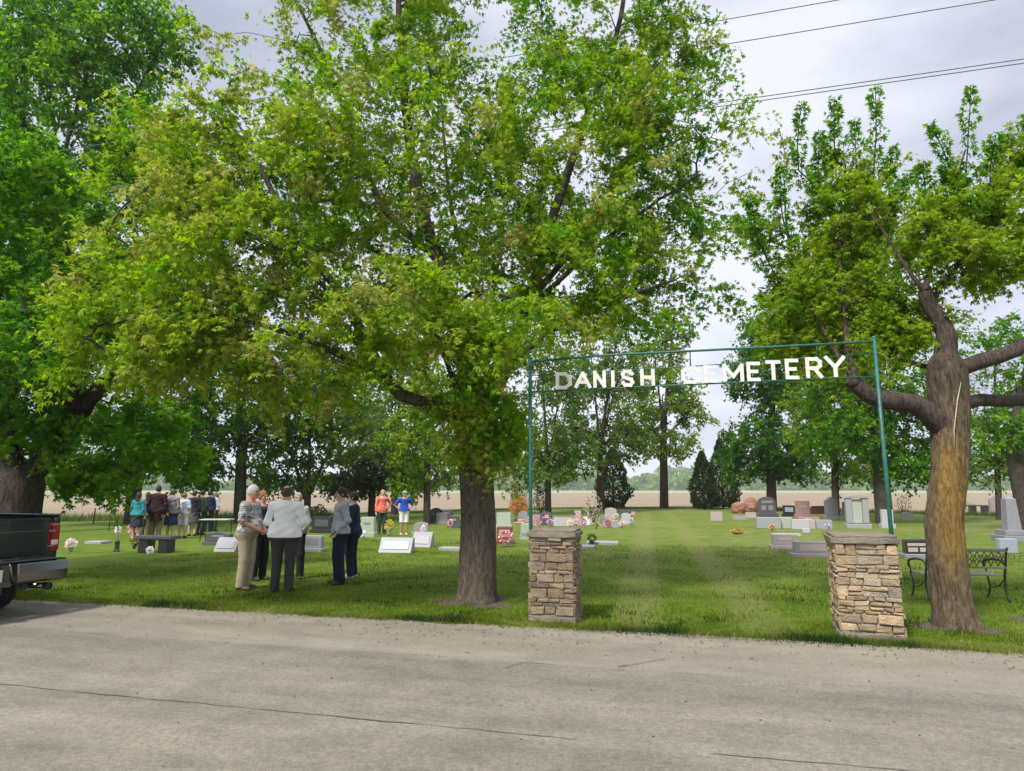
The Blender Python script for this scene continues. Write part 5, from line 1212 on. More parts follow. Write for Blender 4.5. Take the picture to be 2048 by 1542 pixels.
# small flags beside graves
def flag(px, py, h, label):
    b = G(px, py); root = empty('small_flag', b, 0, label, 'flag', 'small grave flags'); s = MB(); s.tube([(0, 0, 0), (0, 0, h)], .008, 5); s.build('staff', mat('staff_wood', (.45, .36, .22), .7), root)
    for k in range(7):
        c = (.45, .03, .05) if k % 2 == 0 else (.8, .78, .76); s = MB(); s.box((.15 + .02 * (k % 3), .004 * (k % 2), h - .02 - k * .026), (.30, .006, .025), bev=.001); s.build('stripe', mat('flag_red' if k % 2 == 0 else 'flag_white', c, .8), root)
    s = MB(); s.box((.06, -.006, h - .055), (.13, .008, .09), bev=.001); s.build('canton', mat('flag_blue', (.03, .05, .25), .8), root)
flag(1028, 1080, .75, 'small striped flag right of the dark red headstone')
flag(1146, 1052, .62, 'small striped flag right of the left pillar cap')
flag(1258, 1046, .6, 'small striped flag at the left edge of the drive')
flag(1084, 1056, .62, 'small striped flag above the left pillar cap')
# ------------------------------------------------------------------ pickup truck
def truck():
    m_paint = mat('dark_green_paint', (0.010, 0.016, 0.017), 0.22, coat=.6, var=.15, vscale=2); m_chr = mat('chrome', (.20, .21, .20), .20, metal=1.0); m_tyre = mat('tyre_rubber', (.016, .016, .017), .85, bump=.3, bscale=40)
    m_black = mat('black_plastic', (.018, .018, .02), .6); m_glass = mat('dark_window', (.012, .015, .018), .06, spec=.8); m_red = mat('red_lens', (.30, .008, .012), .12, coat=.5); m_clear = mat('clear_lens', (.62, .60, .60), .12, coat=.5)
    c = G(128, 1150); th = R(69)
    root = empty('pickup_truck', (0, 0, 0), th, 'dark green pickup truck with chrome rear bumper parked on the shoulder', 'pickup truck')
    # rear right corner of the bumper at local (1.0, 0); x to the right, y forward
    corner = Vector((-6.56, 9.78, 0)); off = Matrix.Rotation(th, 3, 'Z') @ Vector((1.0, 0, 0)); root.location = corner - off
    W = 1.0
    # bed side profile (y,z) both sides
    def side(s, x0, x1, pts, bev=.02): s.prism([(y, z) for y, z in pts], x0, x1, M=Matrix(((0, 1, 0, 0), (1, 0, 0, 0), (0, 0, 1, 0), (0, 0, 0, 1))), bev=bev)
    def arch(yc, r_, z=.38, n=9): return [(yc + r_ * math.cos(a), z + r_ * math.sin(a)) for a in np.linspace(math.pi * .97, math.pi * .03, n)]
    low = .50
    prof = [(.12, 1.36), (.10, 1.30), (.12, low + .04)] + [(y, z) for y, z in arch(1.17, .47)] + [(2.2, low - .04), (2.2, 1.36)]
    s = MB(); side(s, .90, .985, prof); side(s, -.985, -.90, prof); s.box((0, 2.15, .95), (1.8, .06, .8)); s.box((0, 1.15, .66), (1.8, 2.0, .06)); s.box((.915, 1.15, 1.375), (.13, 2.1, .03), bev=.01); s.box((-.915, 1.15, 1.375), (.13, 2.1, .03), bev=.01)
    s.build('bed', m_paint, root)
    s = MB(); s.box((0, .11, 1.075), (1.60, .07, .53), bev=.03, seg=3); s.box((0, .075, 1.315), (1.60, .045, .05), bev=.015, seg=2); s.box((0, .068, 1.02), (1.42, .02, .30), bev=.012); tg = s.build('tailgate', m_paint, root)
    s = MB()          # horned head shaped badge
    for sx in (-1, 1):
        s.tube([(sx * .012, .035, 1.165), (sx * .05, .035, 1.175), (sx * .085, .035, 1.155), (sx * .088, .035, 1.105), (sx * .062, .035, 1.085), (sx * .052, .035, 1.115)], .012, 6)
        s.tube([(sx * .018, .035, 1.15), (sx * .03, .035, 1.10), (sx * .012, .035, 1.05)], .010, 6)
    s.box((0, .035, 1.12), (.03, .02, .11), bev=.006); s.build('badge', m_chr, tg)
    s = MB(); s.box((0, .055, 1.20), (.26, .02, .05), bev=.01); s.build('handle', m_black, tg)
    for sx in (-1, 1):
        s = MB(); s.box((sx * .905, .105, 1.06), (.115, .09, .38), bev=.025, seg=3); lt = s.build('taillight', m_red, root)
        s = MB(); s.box((sx * .885, .056, .985), (.10, .02, .07), bev=.01); s.build('reversing_lamp', m_clear, lt)
        s = MB(); s.box((sx * .84, .054, 1.15), (.10, .016, .022), bev=.005); s.box((sx * .84, .054, .935), (.10, .016, .022), bev=.005); s.build('trim', mat('lamp_trim', (.14, .20, .20), .3), lt)
    s = MB()       # chrome bumper, wrapped ends
    pr = [(-.08, .47), (-.13, .50), (-.15, .62), (-.13, .745), (-.06, .77), (.06, .77), (.06, .47)]
    for x0, x1 in ((-.99, -.30), (.30, .99)): side(s, x0, x1, pr, .012)
    side(s, -.2995, .2995, [(-.05, .44), (-.05, .75), (.05, .75), (.05, .44)], .01)
    for sx in (-1, 1): s.box((sx * .968, .10, .615), (.045, .24, .26), bev=.02, seg=2)
    s.build('bumper', m_chr, root)
    s = MB(); s.box((0, -.05, .775), (1.7, .16, .014), bev=.004); s.build('step_pad', m_black, root)
    s = MB(); s.box((0, -.066, .60), (.31, .012, .16), bev=.004); pl = s.build('number_plate', mat('plate_white', (.66, .66, .68), .45), root)
    s = MB()
    for k, x in enumerate((-.10, -.05, 0.0, .05, .10)):       # dark unreadable stamped characters
        s.box((x, -.075, .595), (.010, .004, .062)); s.box((x + .012, -.0745, .62 if k % 2 else .585), (.018, .004, .012))
    s.build('plate_characters', mat('plate_ink', (.10, .10, .14), .6), pl)
    s = MB()
    for sx in (-1, 1): s.tube([(sx * .17, -.16, .76), (sx * .21, -.165, .62), (sx * .26, -.155, .50)], .012, 6)
    s.build('bumper_trim', m_chr, root)
    s = MB(); s.tube([(.70, .9, .42), (.70, .2, .40), (.74, -.06, .40)], .042, 14); s.tube([(.74, -.06, .40), (.745, -.13, .40)], [.052, .055], 14, cap=False); s.build('exhaust_pipe', m_chr, root)
    s = MB(); s.tube([(.745, -.10, .40), (.745, -.105, .40)], .046, 14); s.build('exhaust_bore', m_black, root)
    s = MB(); s.box((0, -.02, .42), (.10, .5, .08), bev=.01); s.box((0, .45, .43), (1.2, .08, .10), bev=.01); s.tube([(-.82, 1.28, .38), (.82, 1.28, .38)], .05, 10); s.sphere((0, 1.28, .38), (.17, .17, .17)); s.box((.5, 2.2, .44), (.08, 4.4, .12)); s.box((-.5, 2.2, .44), (.08, 4.4, .12))
    s.tube([(.62, .35, .5), (.62, .9, .37), (.62, 1.9, .5)], .03, 6); s.tube([(-.62, .35, .5), (-.62, .9, .37), (-.62, 1.9, .5)], .03, 6); s.build('chassis', m_black, root)
    # cab, bonnet
    for sx in (-1, 1):
        s = MB(); x0, x1 = (.90, .985) if sx > 0 else (-.985, -.90)
        side(s, x0, x1, [(2.24, low), (4.15, low), (4.15, 1.24), (2.24, 1.30)]); d1 = s.build('door', m_paint, root)
        s = MB(); s.box((sx * 1.0, 2.75, 1.12), (.03, .18, .03), bev=.008); s.build('handle', m_chr, d1)
        s = MB(); s.box((sx * 1.09, 3.75, 1.30), (.18, .10, .18), bev=.03, seg=2); s.build('mirror', m_black, root)
        s = MB(); side(s, x0, x1, [(4.16, low), (4.16, 1.24)] + [(5.75, 1.05), (5.80, .75), (5.75, low)] + list(reversed(arch(4.95, .47)))); s.build('fender', m_paint, root)
        s = MB(); s.box((sx * .80, 5.80, .88), (.26, .06, .18), bev=.02); s.build('headlight', m_clear, root)
    s = MB(); side(s, -.82, .82, [(2.24, 1.30), (2.36, 1.80), (2.6, 1.86), (3.5, 1.85), (3.75, 1.78), (4.3, 1.26)], .04); s.build('cab', m_paint, root)
    s = MB(); s.box((0, 2.27, 1.56), (1.35, .03, .32), bev=.01, M=None); s.build('rear_window', m_glass, root)
    for sx in (-1, 1): s = MB(); side(s, sx * .825 - .006, sx * .825 + .006, [(2.5, 1.36), (2.58, 1.74), (3.6, 1.74), (4.0, 1.36)], .004); s.build('side_window', m_glass, root)
    s = MB(); side(s, -.9, .9, [(4.16, .6), (4.16, 1.25), (5.0, 1.20), (5.72, 1.06), (5.80, .6)], .04); s.build('bonnet', m_paint, root)
    s = MB(); s.box((0, 5.84, .80), (1.1, .05, .30), bev=.02); s.box((0, 5.88, .52), (1.9, .10, .20), bev=.04); s.build('grille', m_chr, root)
    s = MB(); s.box((0, 3.0, .52), (1.8, 2.2, .1)); s.build('floor', m_black, root)
    for yy in (1.17, 4.95):
        for sx in (-1, 1):
            M = Matrix.Translation((sx * .83, yy, .385)) @ Matrix.Rotation(math.pi / 2 * sx, 4, 'Y')
            s = MB(); s.lathe([(.24, -.12), (.35, -.125), (.378, -.10), (.385, -.05), (.385, .05), (.378, .10), (.35, .125), (.24, .12)], 36, M=M)
            for k in range(40):
                a = k * math.pi / 20; s.box((.385 * math.cos(a), .385 * math.sin(a), 0), (.02, .032, .17), M=M @ Matrix.Identity(4))
            wh = s.build('wheel', m_tyre, root)
            s = MB(); s.lathe([(.245, -.10), (.245, .128), (.225, .13), (.20, .06), (.07, .05), (.06, .09), (.03, .10)], 28, M=M)
            for k in range(6):
                a = k * math.pi / 3; s.tube([(.06 * math.cos(a), .06 * math.sin(a), .085), (.225 * math.cos(a), .225 * math.sin(a), .10)], .022, 6, M=M)
            s.build('rim', m_chr, wh)
truck()
# ------------------------------------------------------------------ people (distance-field bodies, one continuous surface each)
class SDF:
    def __init__(s, lo, hi, h):
        s.h = h; s.lo = np.array(lo, float); n = np.ceil((np.array(hi) - s.lo) / h).astype(int) + 1; s.n = n
        s.d = np.full(n, .12, np.float32); s.ax = [s.lo[i] + h * np.arange(n[i]) for i in range(3)]
    def _sub(s, lo, hi):
        i0 = np.maximum(0, np.floor((lo - s.lo) / s.h).astype(int)); i1 = np.minimum(s.n, np.ceil((hi - s.lo) / s.h).astype(int) + 1)
        if np.any(i1 <= i0): return None, None
        sl = tuple(slice(a, b_) for a, b_ in zip(i0, i1)); g = np.meshgrid(*[s.ax[k][sl[k]] for k in range(3)], indexing='ij')
        return sl, np.stack(g, -1)
    def _union(s, sl, d, k):
        o = s.d[sl]
        if k <= 0: s.d[sl] = np.minimum(o, d)
        else:
            h = np.clip(.5 + .5 * (o - d) / k, 0, 1); s.d[sl] = o * (1 - h) + d * h - k * h * (1 - h)
    def cap(s, a, b_, ra, rb, k=.03, sy=1.0, cut=False):
        a, b_ = np.array(a, float), np.array(b_, float); m = max(ra, rb) * max(sy, 1) + k + s.h * 2
        sl, X = s._sub(np.minimum(a, b_) - m, np.maximum(a, b_) + m)
        if sl is None: return
        S = np.array([1, 1 / sy, 1]); pa = (X - a) * S; ba = (b_ - a) * S; t = np.clip((pa @ ba) / max(ba @ ba, 1e-9), 0, 1)
        d = np.linalg.norm(pa - t[..., None] * ba, axis=-1) - (ra + (rb - ra) * t)
        if cut: s.d[sl] = np.maximum(s.d[sl], -d)
        else: s._union(sl, d * min(1, sy), k)
    def ell(s, c, r, k=.02):
        c, r = np.array(c, float), np.array(r, float); sl, X = s._sub(c - r - k - s.h * 2, c + r + k + s.h * 2)
        if sl is None: return
        q = np.linalg.norm((X - c) / r, axis=-1); s._union(sl, (q - 1) * r.min(), k)
    def plane(s, axis, v, keep=1):
        """keep>0 keeps coordinates above v"""
        X = s.ax[axis]; d = (v - X) * keep; sh = [1, 1, 1]; sh[axis] = -1; s.d = np.maximum(s.d, d.reshape(sh))
    def half(s, nrm, off):
        """cut away nrm.p > off"""
        g = np.meshgrid(*s.ax, indexing='ij'); s.d = np.maximum(s.d, g[0] * nrm[0] + g[1] * nrm[1] + g[2] * nrm[2] - off)
    def wrinkle(s, amp, fx, seed=0):
        g = np.meshgrid(*s.ax, indexing='ij')
        s.d += amp * (np.sin(g[2] * fx + 5 * g[0] + 3 * np.sin(g[1] * 14 + seed)) * np.sin(g[0] * fx * .45 + seed + g[2] * 9) + .6 * np.sin(g[2] * fx * 1.9 + g[0] * 21 + seed * 2)).astype(np.float32)
    def mesh(s, name, m, parent):
        d = s.d; sg = d < 0; n0, n1, n2 = d.shape
        if not sg.any(): return None
        c = [sg[i:n0 - 1 + i, j:n1 - 1 + j, k:n2 - 1 + k] for i in (0, 1) for j in (0, 1) for k in (0, 1)]
        cnt = sum(x.astype(np.int8) for x in c); act = (cnt > 0) & (cnt < 8); idx = np.full(act.shape, -1, np.int64); idx[act] = np.arange(act.sum())
        I = np.argwhere(act); acc = np.zeros((len(I), 3)); num = np.zeros(len(I)); off = [(i, j, k) for i in (0, 1) for j in (0, 1) for k in (0, 1)]
        dv = np.stack([d[I[:, 0] + o[0], I[:, 1] + o[1], I[:, 2] + o[2]] for o in off], -1)
        for a in range(8):
            for b_ in range(a + 1, 8):
                df = np.array(off[b_]) - np.array(off[a])
                if np.abs(df).sum() != 1: continue
                x = (dv[:, a] < 0) != (dv[:, b_] < 0); t = dv[:, a] / np.where(x, dv[:, a] - dv[:, b_], 1)
                acc[x] += (np.array(off[a]) + t[x, None] * df); num[x] += 1
        V = s.lo + s.h * (I + acc / num[:, None]); Fs = []
        for ax in range(3):
            A = sg[:-1] if ax == 0 else (sg[:, :-1] if ax == 1 else sg[:, :, :-1]); B = sg[1:] if ax == 0 else (sg[:, 1:] if ax == 1 else sg[:, :, 1:])
            E = np.argwhere(A != B); o1, o2 = [(1, 2), (2, 0), (0, 1)][ax]
            E = E[(E[:, o1] > 0) & (E[:, o2] > 0) & (E[:, o1] < d.shape[o1] - 1) & (E[:, o2] < d.shape[o2] - 1)]
            q = []
            for (u, v) in ((0, 0), (-1, 0), (-1, -1), (0, -1)):
                e = E.copy(); e[:, o1] += u; e[:, o2] += v; q.append(idx[e[:, 0], e[:, 1], e[:, 2]])
            q = np.stack(q, -1); fl = A[E[:, 0], E[:, 1], E[:, 2]]; q[~fl] = q[~fl][:, ::-1]; Fs.append(q[(q >= 0).all(1)])
        return np_mesh(name, V, np.concatenate(Fs), 4, m, parent, None, smooth=True)

ARMS = {  # elbow, wrist, hand direction (x outward from the body for that side, forward is -y)
 'down': ((.245, .02, 1.14), (.262, -.05, .90), (.02, -.15, -1)), 'crossed': ((.235, -.03, 1.16), (.02, -.22, 1.17), (-1, .05, .1)),
 'front': ((.262, -.02, 1.15), (.09, -.23, 1.00), (-.8, -.25, -.4)), 'pocket': ((.27, .07, 1.16), (.175, -.09, .96), (-.5, -.3, -.7)),
 'hips': ((.37, .06, 1.20), (.20, -.03, 1.02), (-.7, -.5, -.4)), 'chin': ((.20, -.13, 1.17), (.06, -.19, 1.40), (-.3, .1, .9)), 'behind': ((.24, .12, 1.14), (.07, .16, .98), (-.8, 0, -.4))}
def fabric(name, c, var=.16, rough=.9): return mat('cloth_' + name, c, rough, var=var, vscale=9, bump=.35, bscale=22, spec=.2)
def plaid(name, base, l1, l2, sc=1.0):
    if name in MATS: return MATS[name]
    m, nb, b, oc = new_mat(name, .9)
    def bands(axis, fr, th): return nb.math('GREATER_THAN', nb.math('SINE', nb.math('MULTIPLY', nb.dot(oc, axis), fr * sc)), th)
    h = nb.math('ADD', bands((0, 0, 1), 95, .45), bands((1, .9, 0), 95, .45)); t = nb.math('ADD', bands((0, 0, 1), 47, .9), bands((1, .9, 0), 47, .9))
    c = nb.mix(nb.math('MULTIPLY', h, .42), base, l1); c = nb.mix(nb.math('MULTIPLY', t, .5), c, l2); nb.l.new(c, b.inputs['Base Color']); return m
SKIN = {k: mat('skin_' + k, c, .55, var=.10, vscale=20, bump=.1, bscale=90) for k, c in {'fair': (.56, .335, .25), 'ruddy': (.58, .265, .19), 'tan': (.42, .25, .175)}.items()}
HAIR = {k: mat('hair_' + k, c, .7, var=.35, vscale=40, bump=.5, bscale=90) for k, c in {'white': (.62, .60, .57), 'grey': (.32, .30, .28), 'brown': (.085, .05, .035), 'dark': (.028, .02, .016), 'blond': (.42, .30, .15), 'auburn': (.22, .09, .04)}.items()}
m_shoe = {'black': mat('shoe_black', (.03, .028, .027), .5), 'brown': mat('shoe_brown', (.10, .06, .035), .55), 'light': mat('shoe_light', (.5, .48, .45), .7)}
m_eye = mat('eye_dark', (.02, .015, .012), .3); m_belt = mat('belt', (.05, .03, .02), .5)

def person(px, py, rot, label, H=1.76, skin='fair', hair='brown', hstyle='short', top=None, sleeve='long', hem=.93, legs=None, leglen='long', shoes='black', armL='down', armR='down',
           belly=0.0, wide=1.0, res=.012, near=False, group='mourners', stance=.0, head=(0, 0), collar=None, hood=False, skirt=False, D=None, lean=0.0, cap=None, jacket=None, belt=False):
    b = G(px, py) if D is None else P(px, py, D); b.z = 0
    k = H / 1.75; root = empty('person', b, R(rot), label, 'person', group); root.scale = (k, k, k)
    w = wide; SX = .178 * w; hx = .095 * w; ly = lean
    f = .10 + stance
    hipL, hipR = np.array((hx, 0, .92)), np.array((-hx, 0, .92)); kn = [np.array((f, -.02 + stance * .3, .50)), np.array((-f, -.02, .50))]; an = [np.array((f * 1.08, .02 + stance * .4, .085)), np.array((-f * 1.08, .02 - stance * .4, .085))]
    sh = [np.array((SX, ly, 1.425)), np.array((-SX, ly, 1.425))]
    hd = np.array((head[0], -.012 + ly * 1.3 + head[1], 1.645)); A = []
    for sgn, nm in ((1, armL), (-1, armR)):
        e, wr, hd_ = ARMS[nm]; A.append((np.array((sgn * e[0] * w, e[1] + ly, e[2])), np.array((sgn * wr[0] * (w if nm in ('down', 'hips') else 1), wr[1] + ly - belly * .6, wr[2])), unit(np.array((sgn * hd_[0], hd_[1], hd_[2])))))
    lo, hi = (-.52, -.48, -.02), (.52, .42, 1.80)
    def torso(S, o, k_=.05):
        S.cap((0, 0, .98), (0, ly * .5, 1.15), .135 * w + o, .128 * w + o, k_, .78); S.cap((0, ly * .5, 1.14), (0, ly, 1.36), .130 * w + o, .145 * w + o, k_, .72)
        S.cap((-SX * .75, ly, 1.40), (SX * .75, ly, 1.40), .070 + o, .070 + o, k_, .95); S.cap((0, ly, 1.40), (0, ly * 1.1, 1.47), .085 + o, .055 + o, k_, .9)
        if belly > 0: S.ell((0, -.05 - belly * .5, 1.08), (.135 * w + o, .11 + belly + o, .15 + o), .06)
    def arm(S, i, o, end=1.0, k_=.025):
        e, wr, _ = A[i]; S.cap(sh[i], e, .053 * w + o, .042 + o, k_)
        if end > .5: S.cap(e, e + (wr - e) * min(1, (end - .5) * 2), .041 + o, (.041 + (.029 - .041) * min(1, (end - .5) * 2)) + o, k_)
    def leg(S, i, o, oa, k_=.03):
        h_, kk, a_ = (hipL, hipR)[i], kn[i], an[i]; S.cap(h_, kk, .088 * w + o, .058 + o + oa * .4, k_); S.cap(kk, a_, .056 + o + oa * .4, .040 + o + oa, k_)
    # body
    S = SDF(lo, hi, res); torso(S, 0)
    S.cap((-hx, 0, .95), (hx, .0, .95), .115 * w, .115 * w, .05, .85); S.ell((hx * .9, .06, .92), (.085 * w, .08, .09), .03); S.ell((-hx * .9, .06, .92), (.085 * w, .08, .09), .03)
    for i in (0, 1):
        arm(S, i, 0); leg(S, i, 0, 0); S.ell(kn[i] + (an[i] - kn[i]) * .3 + (0, .02, 0), (.052, .055, .10), .03)
        S.cap(an[i] + (0, .02, -.04), an[i] + (0, -.14, -.055), .036, .030, .02)
        e, wr, hdv = A[i]
        lat = unit(np.cross(hdv, np.array((0.0, -1, 0.3)) if abs(hdv[1]) < .8 else np.array((1.0, 0, 0)))); pn = np.cross(lat, hdv)
        if near:
            pc = wr + hdv * .05
            for q in (-1.2, -.4, .4, 1.2): S.cap(wr + lat * q * .012, wr + hdv * .085 + lat * q * .019, .016, .0125, .012)
            for j, (q, L1) in enumerate(((-1.5, .058), (-.5, .074), (.5, .080), (1.5, .070))):
                a0 = wr + hdv * .088 + lat * q * .0195; a1 = a0 + unit(hdv + pn * .25) * L1 * .5; a2 = a1 + unit(hdv * .6 + pn * .9) * L1 * .5
                S.cap(a0, a1, .0095, .0088, .004); S.cap(a1, a2, .0088, .0075, .003)
            t0 = wr + hdv * .025 + lat * .022; t1 = t0 + unit(hdv * .7 + lat * .9) * .036; t2 = t1 + unit(hdv + lat * .2 + pn * .4) * .03; S.cap(t0, t1, .013, .0105, .008); S.cap(t1, t2, .0105, .008, .003)
        else:
            S.cap(wr, wr + hdv * .08, .026, .030, .015, 1); S.cap(wr + hdv * .09, wr + unit(hdv + pn * .5) * .16, .024, .014, .01); S.cap(wr + hdv * .03, wr + hdv * .08 + lat * .035, .013, .010, .01)
    # neck + head
    S.cap((0, ly * 1.1, 1.44), hd + (0, .02, -.07), .056, .054, .03); S.ell(hd + (0, .012, .02), (.074, .092, .100), .02); S.ell(hd + (0, -.022, -.055), (.054, .062, .062), .035); S.ell(hd + (0, -.055, -.092), (.026, .024, .020), .02)
    S.cap(hd + (0, -.092, .012), hd + (0, -.112, -.030), .009, .015, .014); S.cap(hd + (-.034, -.078, .030), hd + (.034, -.078, .030), .013, .013, .015); S.cap(hd + (-.020, -.084, -.062), hd + (.020, -.084, -.062), .008, .008, .008)
    for sg in (-1, 1): S.ell(hd + (sg * .076, .012, -.005), (.012, .020, .032), .008); S.ell(hd + (sg * .040, -.060, -.022), (.024, .022, .020), .02)
    for sg in (-1, 1): S.cap(hd + (sg * .031, -.098, .010), hd + (sg * .031, -.097, .010), .012, .012, 0, cut=True)
    S.mesh('body', SKIN[skin], root)
    if near:
        for sg in (-1, 1): q = MB(); q.sphere(tuple(hd + (sg * .031, -.082, .010)), .0125); q.build('eye', m_eye, root)
    # hair
    if hstyle:
        S = SDF((-.16, -.16 + hd[1], 1.40), (.16, .20 + hd[1], 1.82), min(res, .010)); o = .013
        S.ell(hd + (0, .014, .022), (.074 + o, .092 + o, .100 + o), .01)
        if hstyle == 'long': S.cap(hd + (0, .05, -.02), hd + (0, .075, -.16), .082, .070, .03)
        if hstyle == 'bun': S.ell(hd + (0, .115, .01), (.04, .04, .04), .015)
        S.wrinkle(.0022, 60, px)
        S.half((0, -1, -.75), -(hd[1]) + .052 - .75 * hd[2] + (.02 if hstyle == 'bald' else 0))
        if hstyle in ('short', 'bald'): S.half((0, -.35, -1), -(hd[2]) + .062 - .35 * hd[1])
        if hstyle == 'bald': S.cap(hd + (0, .01, .085), hd + (0, .035, .10), .062, .060, 0, cut=True)
        S.mesh('hair', HAIR[hair], root)
    if cap is not None:
        S = SDF((-.16, -.26, 1.55), (.16, .18, 1.84), .010); S.ell(hd + (0, .01, .045), (.094, .110, .095), .01); S.plane(2, hd[2] + .045, 1); S.cap(hd + (-.04, -.08, .052), hd + (.04, -.15, .045), .035, .035, .01); S.mesh('cap', cap, root)
    # trousers / skirt
    if skirt:
        S = SDF(lo, hi, res); S.cap((0, 0, 1.0), (0, 0, .56), .160 * w, .215 * w, .03, .85); S.cap((-hx, 0, .95), (hx, .0, .95), .140 * w, .140 * w, .04, .9); S.ell((hx * .9, .06, .92), (.11 * w, .11, .12), .03); S.ell((-hx * .9, .06, .92), (.11 * w, .11, .12), .03); S.plane(2, .50, 1); S.plane(2, 1.03, -1); S.wrinkle(.004, 20, px); S.mesh('skirt', legs, root)
    else:
        S = SDF(lo, hi, res); o = .016
        S.cap((-hx, 0, .95), (hx, .0, .95), .115 * w + o, .115 * w + o, .04, .85); S.cap((0, 0, .97), (0, 0, 1.04), .135 * w + o, .132 * w + o, .04, .78)
        for i in (0, 1): S.ell((hx * (.9 - 1.8 * i), .06, .92), (.088 * w + o, .083 + o, .09 + o), .03); leg(S, i, o, .020, .035)
        S.wrinkle(.003, 17, px); S.plane(2, .045 if leglen == 'long' else .50, 1); S.plane(2, 1.035, -1); S.mesh('trousers' if leglen == 'long' else 'shorts', legs, root)
    for i in (0, 1):
        S = SDF(an[i] + (-.09, -.24, -.10), an[i] + (.09, .12, .06), .009); S.cap(an[i] + (0, .03, -.045), an[i] + (0, -.15, -.055), .044, .040, .02, 1); S.cap(an[i] + (0, .01, -.02), an[i] + (0, .01, .01), .046, .044, .02); S.plane(2, .002, 1); S.plane(2, .10, -1); S.mesh('shoe', m_shoe[shoes], root)
    # top
    S = SDF(lo, hi, res); o = .020; torso(S, o, .05); S.cap((0, 0, 1.02), (0, 0, min(hem, .93)), .150 * w + o, .152 * w + o, .05, .80)
    S.cap((-hx, 0, .96), (hx, 0, .96), .115 * w + o + .012, .115 * w + o + .012, .05, .86)
    if hem < .97:
        for sg in (-1, 1): S.ell((sg * hx * .9, .06, .93), (.092 * w + o + .008, .088 + o + .008, .10 + o), .04)
    for i in (0, 1): arm(S, i, .014 if sleeve == 'long' else .022, 1.0 if sleeve == 'long' else .5, .03)
    S.wrinkle(.005, 26, px + 1); S.plane(2, hem, 1); S.half((0, -.45, 1), 1.492 - .45 * (ly))
    if sleeve == 'long':
        for i in (0, 1): e, wr, hv = A[i]; d_ = unit(wr - e); S.cap(wr + d_ * .045, wr + d_ * .10, .05, .05, 0, cut=True)
    else:
        for i in (0, 1): e = A[i][0]; d_ = unit(e - sh[i]); S.cap(e + d_ * .055, e + d_ * .14, .085, .085, 0, cut=True)
    tp = S.mesh('jacket' if jacket else 'shirt', top, root)
    if collar is not None:
        S = SDF((-.14, -.16, 1.36), (.14, .18, 1.58), .009); S.cap((0, ly, 1.455), (0, ly + .004, 1.50), .078, .070, 0, .95); S.cap((0, ly - .01, 1.42), (0, ly - .01, 1.56), .060, .058, 0, .95, cut=True); S.half((0, -.6, 1), 1.52 - .6 * ly); S.plane(2, 1.45, 1); S.mesh('collar', collar, root)
    if hood:
        S = SDF((-.2, -.2, 1.3), (.2, .26, 1.62), .010); S.cap((-.07, .055 + ly, 1.475), (.07, .055 + ly, 1.475), .052, .052, .03); S.cap((0, .09 + ly, 1.46), (0, .115 + ly, 1.36), .075, .035, .04); S.cap((-.085, -.02 + ly, 1.47), (-.075, .05 + ly, 1.48), .034, .045, .03); S.cap((.085, -.02 + ly, 1.47), (.075, .05 + ly, 1.48), .034, .045, .03); S.mesh('hood', top, root)
        S = SDF((-.24, -.24, .84), (.24, .24, 1.02), .010); S.cap((0, 0, hem - .01), (0, 0, hem + .03), .166 * w, .168 * w, .0, .82); S.plane(2, hem - .012, 1); S.plane(2, hem + .045, -1); S.mesh('hem_band', fabric('rib_grey', (.36, .38, .43)), root)
    if belt:
        S = SDF((-.24, -.24, .92), (.24, .24, 1.08), .010); S.cap((0, 0, .97), (0, 0, 1.04), .136 * w + .022, .134 * w + .022, 0, .78); S.plane(2, .995, 1); S.plane(2, 1.03, -1); S.mesh('belt', m_belt, root)
    return root

C_ = fabric
# near group of six on the lawn
person(488, 1179, 82, 'white haired man in a black and white plaid shirt and khaki trousers', H=1.80, skin='ruddy', hair='white', hstyle='short', top=plaid('plaid_shirt', (.62, .61, .58), (.10, .11, .13), (.05, .05, .07)), sleeve='short', hem=.98,
       legs=C_('khaki', (.40, .335, .235)), shoes='brown', armL='front', armR='front', belly=.05, wide=1.06, res=.009, near=True, head=(0, -.03), lean=-.02, belt=True, group='mourners chatting on the lawn')
person(516, 1160, 60, 'ruddy person in dark clothes half hidden beside the man in plaid', H=1.70, skin='ruddy', hair='auburn', hstyle='short', top=C_('dark_grey', (.055, .055, .065)), legs=C_('black', (.022, .022, .026)), armL='chin', armR='front', res=.010, near=True, wide=1.0, group='mourners chatting on the lawn')
person(563, 1184, 178, 'broad man in a white long sleeved shirt seen from behind', H=1.79, skin='fair', hair='brown', hstyle='bald', top=C_('white', (.92, .92, .95), .02), hem=.90, legs=C_('charcoal', (.052, .048, .052)), shoes='black', armL='front', armR='front', wide=1.24, belly=.03,
       res=.009, near=True, stance=.01, collar=C_('white', (.7, .7, .72)), group='mourners chatting on the lawn')
person(588, 1166, 20, 'grey haired person mostly hidden behind the white shirted man', H=1.66, skin='fair', hair='grey', hstyle='short', top=C_('pale_grey', (.42, .41, .39)), legs=C_('black', (.022, .022, .026)), armL='front', armR='down', res=.010, near=True, wide=.92, D=13.2, group='mourners chatting on the lawn')
person(676, 1168, -62, 'dark haired man in a grey hoodie and navy trousers', H=1.76, skin='fair', hair='dark', hstyle='short', top=C_('hoodie', (.36, .385, .44), .1), hem=.92, legs=C_('navy', (.016, .022, .048)), shoes='black', armL='pocket', armR='pocket', wide=1.08, res=.009, near=True,
       hood=True, jacket=True, group='mourners chatting on the lawn', stance=.01)
person(702, 1156, -95, 'person in a long navy jacket hidden behind the grey hoodie', H=1.68, skin='fair', hair='dark', hstyle='short', top=C_('navy_jacket', (.018, .028, .062)), hem=.80, legs=C_('navy_slacks', (.014, .020, .036)), shoes='light', armL='down', armR='down', wide=1.02, res=.010, near=True, jacket=True, group='mourners chatting on the lawn')
